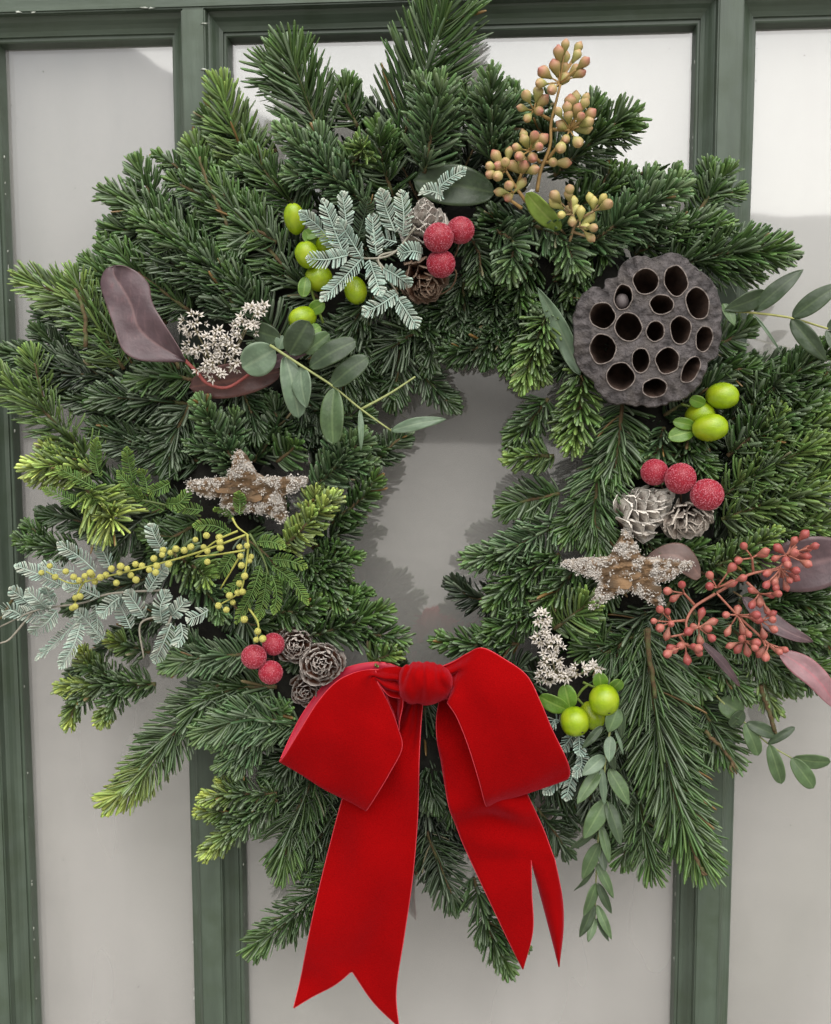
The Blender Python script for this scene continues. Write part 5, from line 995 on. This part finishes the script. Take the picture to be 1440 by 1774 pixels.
star('frosted bark star at the right below the pine cones', [T(x, y) for x, y in [(548, 558), (600, 625), (635, 700), (668, 765), (850, 782), (1025, 798), (1032, 820), (950, 870), (860, 925), (765, 945), (795, 1020), (822, 1100), (770, 1115), (680, 1055), (590, 1005), (500, 1030), (420, 1060), (310, 1132), (300, 1110), (345, 1000), (380, 930), (240, 880), (100, 815), (120, 795), (280, 775), (432, 768), (462, 735), (505, 650)]], .068, -.1, 52)

# ------------------------------------------------------------------ lotus pod
T = K(970, 420, 4.364)
pod = root('lotus_pod', tuple(P(1120, 575, .05)), 'dried brown lotus seed pod with open holes', 'lotus pod')
outl = [T(x, y) for x, y in [(640, 108), (690, 125), (760, 108), (820, 88), (910, 98), (960, 140), (1005, 180), (1110, 260), (1155, 320), (1182, 370), (1205, 450), (1218, 530), (1212, 620), (1216, 700), (1195, 800), (1180, 862), (1118, 900), (1110, 960), (1085, 1010), (1045, 1080), (985, 1140), (920, 1182), (840, 1205), (780, 1226), (680, 1242), (620, 1225), (560, 1232), (490, 1212), (420, 1222), (365, 1195), (318, 1150), (272, 1098), (250, 1040), (195, 1000), (150, 950), (120, 880), (108, 800), (112, 720), (103, 620), (110, 545), (135, 470), (162, 420), (205, 370), (255, 338), (300, 340), (335, 365), (345, 300), (385, 275), (430, 268), (448, 212), (480, 170), (520, 138), (580, 108)]]
oc = crom([Vector((x, y, 0)) for x, y in outl+[outl[0]]], 230)[:-1]
oc = [Vector((x+2.2*mnoise.noise((x*.12, y*.12, 2)), y+2.2*mnoise.noise((x*.12, y*.12, 8)))) for x, y, _ in oc]
holes = [(650, 295, 100, 103, 0), (878, 290, 92, 122, -.25), (1042, 460, 92, 126, -.2), (768, 470, 94, 78, 0), (480, 412, 74, 100, .15), (320, 553, 102, 102, 0), (520, 640, 106, 110, 0), (722, 670, 72, 82, .2), (912, 660, 84, 110, 0), (1090, 728, 66, 102, .2), (325, 805, 103, 118, 0), (613, 890, 72, 97, 0), (814, 895, 94, 105, 0), (990, 962, 62, 116, .5), (460, 1013, 108, 112, -.3), (717, 1100, 100, 76, -.1)]
cx, cy = 1121, 574; NB = 36; PD = .076
def podh(x, y):
    r = math.hypot(x-cx, y-cy)/128
    return PD-.0042*max(0, r-.72)**1.5*4+.0022*mnoise.noise((x*.035, y*.035, 1))+.0011*mnoise.noise((x*.14, y*.14, 4))+(.0036*mnoise.noise((math.atan2(y-cy, x-cx)*11, r*2, 2)) if r > .75 else 0)
rings = []; allp = list(oc); edges = [(i, (i+1) % len(oc)) for i in range(len(oc))]; hs_ = []
for (hx, hy, rx, ry, ro) in holes:
    x0, y0 = T(hx, hy); st = len(allp); ring = []
    for k_ in range(NB):
        a = 2*math.pi*k_/NB; w = 1+.10*mnoise.noise((hx, math.cos(a)*1.3, math.sin(a)*1.3))+.02*mnoise.noise((hx, a*4, 5)); u_, v_ = .955*rx/4.364*math.cos(a)*w, .955*ry/4.364*math.sin(a)*w
        ring.append(Vector((x0+u_*math.cos(ro)-v_*math.sin(ro), y0+u_*math.sin(ro)+v_*math.cos(ro))))
    if any((ring[k_]-q).length < .6 for k_ in range(NB) for r2 in rings for q in r2): print('hole overlap', hx, hy)
    rings.append(ring); allp += ring; edges += [(st+k_, st+(k_+1) % NB) for k_ in range(NB)]
opoly = [(p.x, p.y) for p in oc]; rp = [[(p.x, p.y) for p in r] for r in rings]
for gx in np.arange(985, 1260, 4.2):
    for gy in np.arange(435, 715, 4.2):
        q = Vector((gx+rng.uniform(-1.2, 1.2), gy+rng.uniform(-1.2, 1.2)))
        if inside(q.x, q.y, opoly) and not any(inside(q.x, q.y, r) for r in rp): allp.append(q)
vs_, _, fs, *_ = geometry.delaunay_2d_cdt(allp, edges, [], 0, 1e-4)
front = [P(q.x, q.y, podh(q.x, q.y)) for q in vs_]; tris = []
for f in fs:
    f = list(f); c = sum((vs_[k_] for k_ in f), Vector((0, 0)))/len(f)
    if not inside(c.x, c.y, opoly) or any(inside(c.x, c.y, r) for r in rp): continue
    A_, B_, C_ = (front[k_] for k_ in f[:3])
    if (B_-A_).cross(C_-A_).y > 0: f = f[::-1]
    tris += [(f[0], f[k_], f[k_+1]) for k_ in range(1, len(f)-1)]
mb = MB(); mb.add([tuple(p) for p in front], None, tris)
# flank: a wrinkled funnel going back to the stalk
no = len(oc); V = []; steps = [(1.0, 0), (1.015, .004), (.97, .012), (.80, .024), (.5, .040), (.2, .052)]
for k_, (s_, z) in enumerate(steps):
    for i, p in enumerate(oc):
        x, y = cx+(p.x-cx)*s_, cy+(p.y-cy)*s_; rip = (.0012*math.sin(i*2*math.pi/no*46) if k_ > 0 else 0)
        V.append(tuple(P(x, y, podh(p.x, p.y)-z+rip)))
mb.add(V, [(k_*no+i, k_*no+(i+1) % no, (k_+1)*no+(i+1) % no, (k_+1)*no+i) for k_ in range(len(steps)-1) for i in range(no)])
link('pod_shell', mb.mesh('pod_shell', M['pod']), pod)
for hi, ring in enumerate(rings):
    c = sum(ring, Vector((0, 0)))/NB; V = []
    # seen from the front, cells run back and slightly towards the stalk
    lev = [(1.0, -.0002), (1.0, .002), (1.0, .010), (.94, .022), (.70, .030), (.05, .032)]
    base_c = P(c.x, c.y, podh(c.x, c.y)); shift = Vector((-(base_c.x-P(cx, cy, PD).x)*.25, 0, -(base_c.z-P(cx, cy, PD).z)*.25))
    for s_, z in lev:
        for p in ring:
            q = P(p.x, p.y, podh(p.x, p.y)); q = base_c+(q-base_c)*s_; V.append(tuple(q+Vector((0, z, 0))+shift*(z/.032)))
    me = fast_mesh('seed_cell', V, [(k_*NB+i, (k_+1)*NB+i, (k_+1)*NB+(i+1) % NB, k_*NB+(i+1) % NB) for k_ in range(len(lev)-1) for i in range(NB)], None, None, M['pod_in'])
    o = link('seed_cell', me, pod)
    mb = MB(); rim = [P(p.x, p.y, podh(p.x, p.y)+.0004+.0003*mnoise.noise((p.x*.2, p.y*.2, 1))) for p in ring]; rim.append(rim[0])
    tube(mb, rim, .00042, .00042, 6, 72); link('rim', mb.mesh('rim', M['pod_rim']), o)
mw = Matrix.Translation(P(*T(470, 446), .070)) @ Matrix.Diagonal((.0046, .0046, .0052, 1))
link('seed', fast_mesh('seed', ov, None, of_, None, M['seed']), pod, mw)
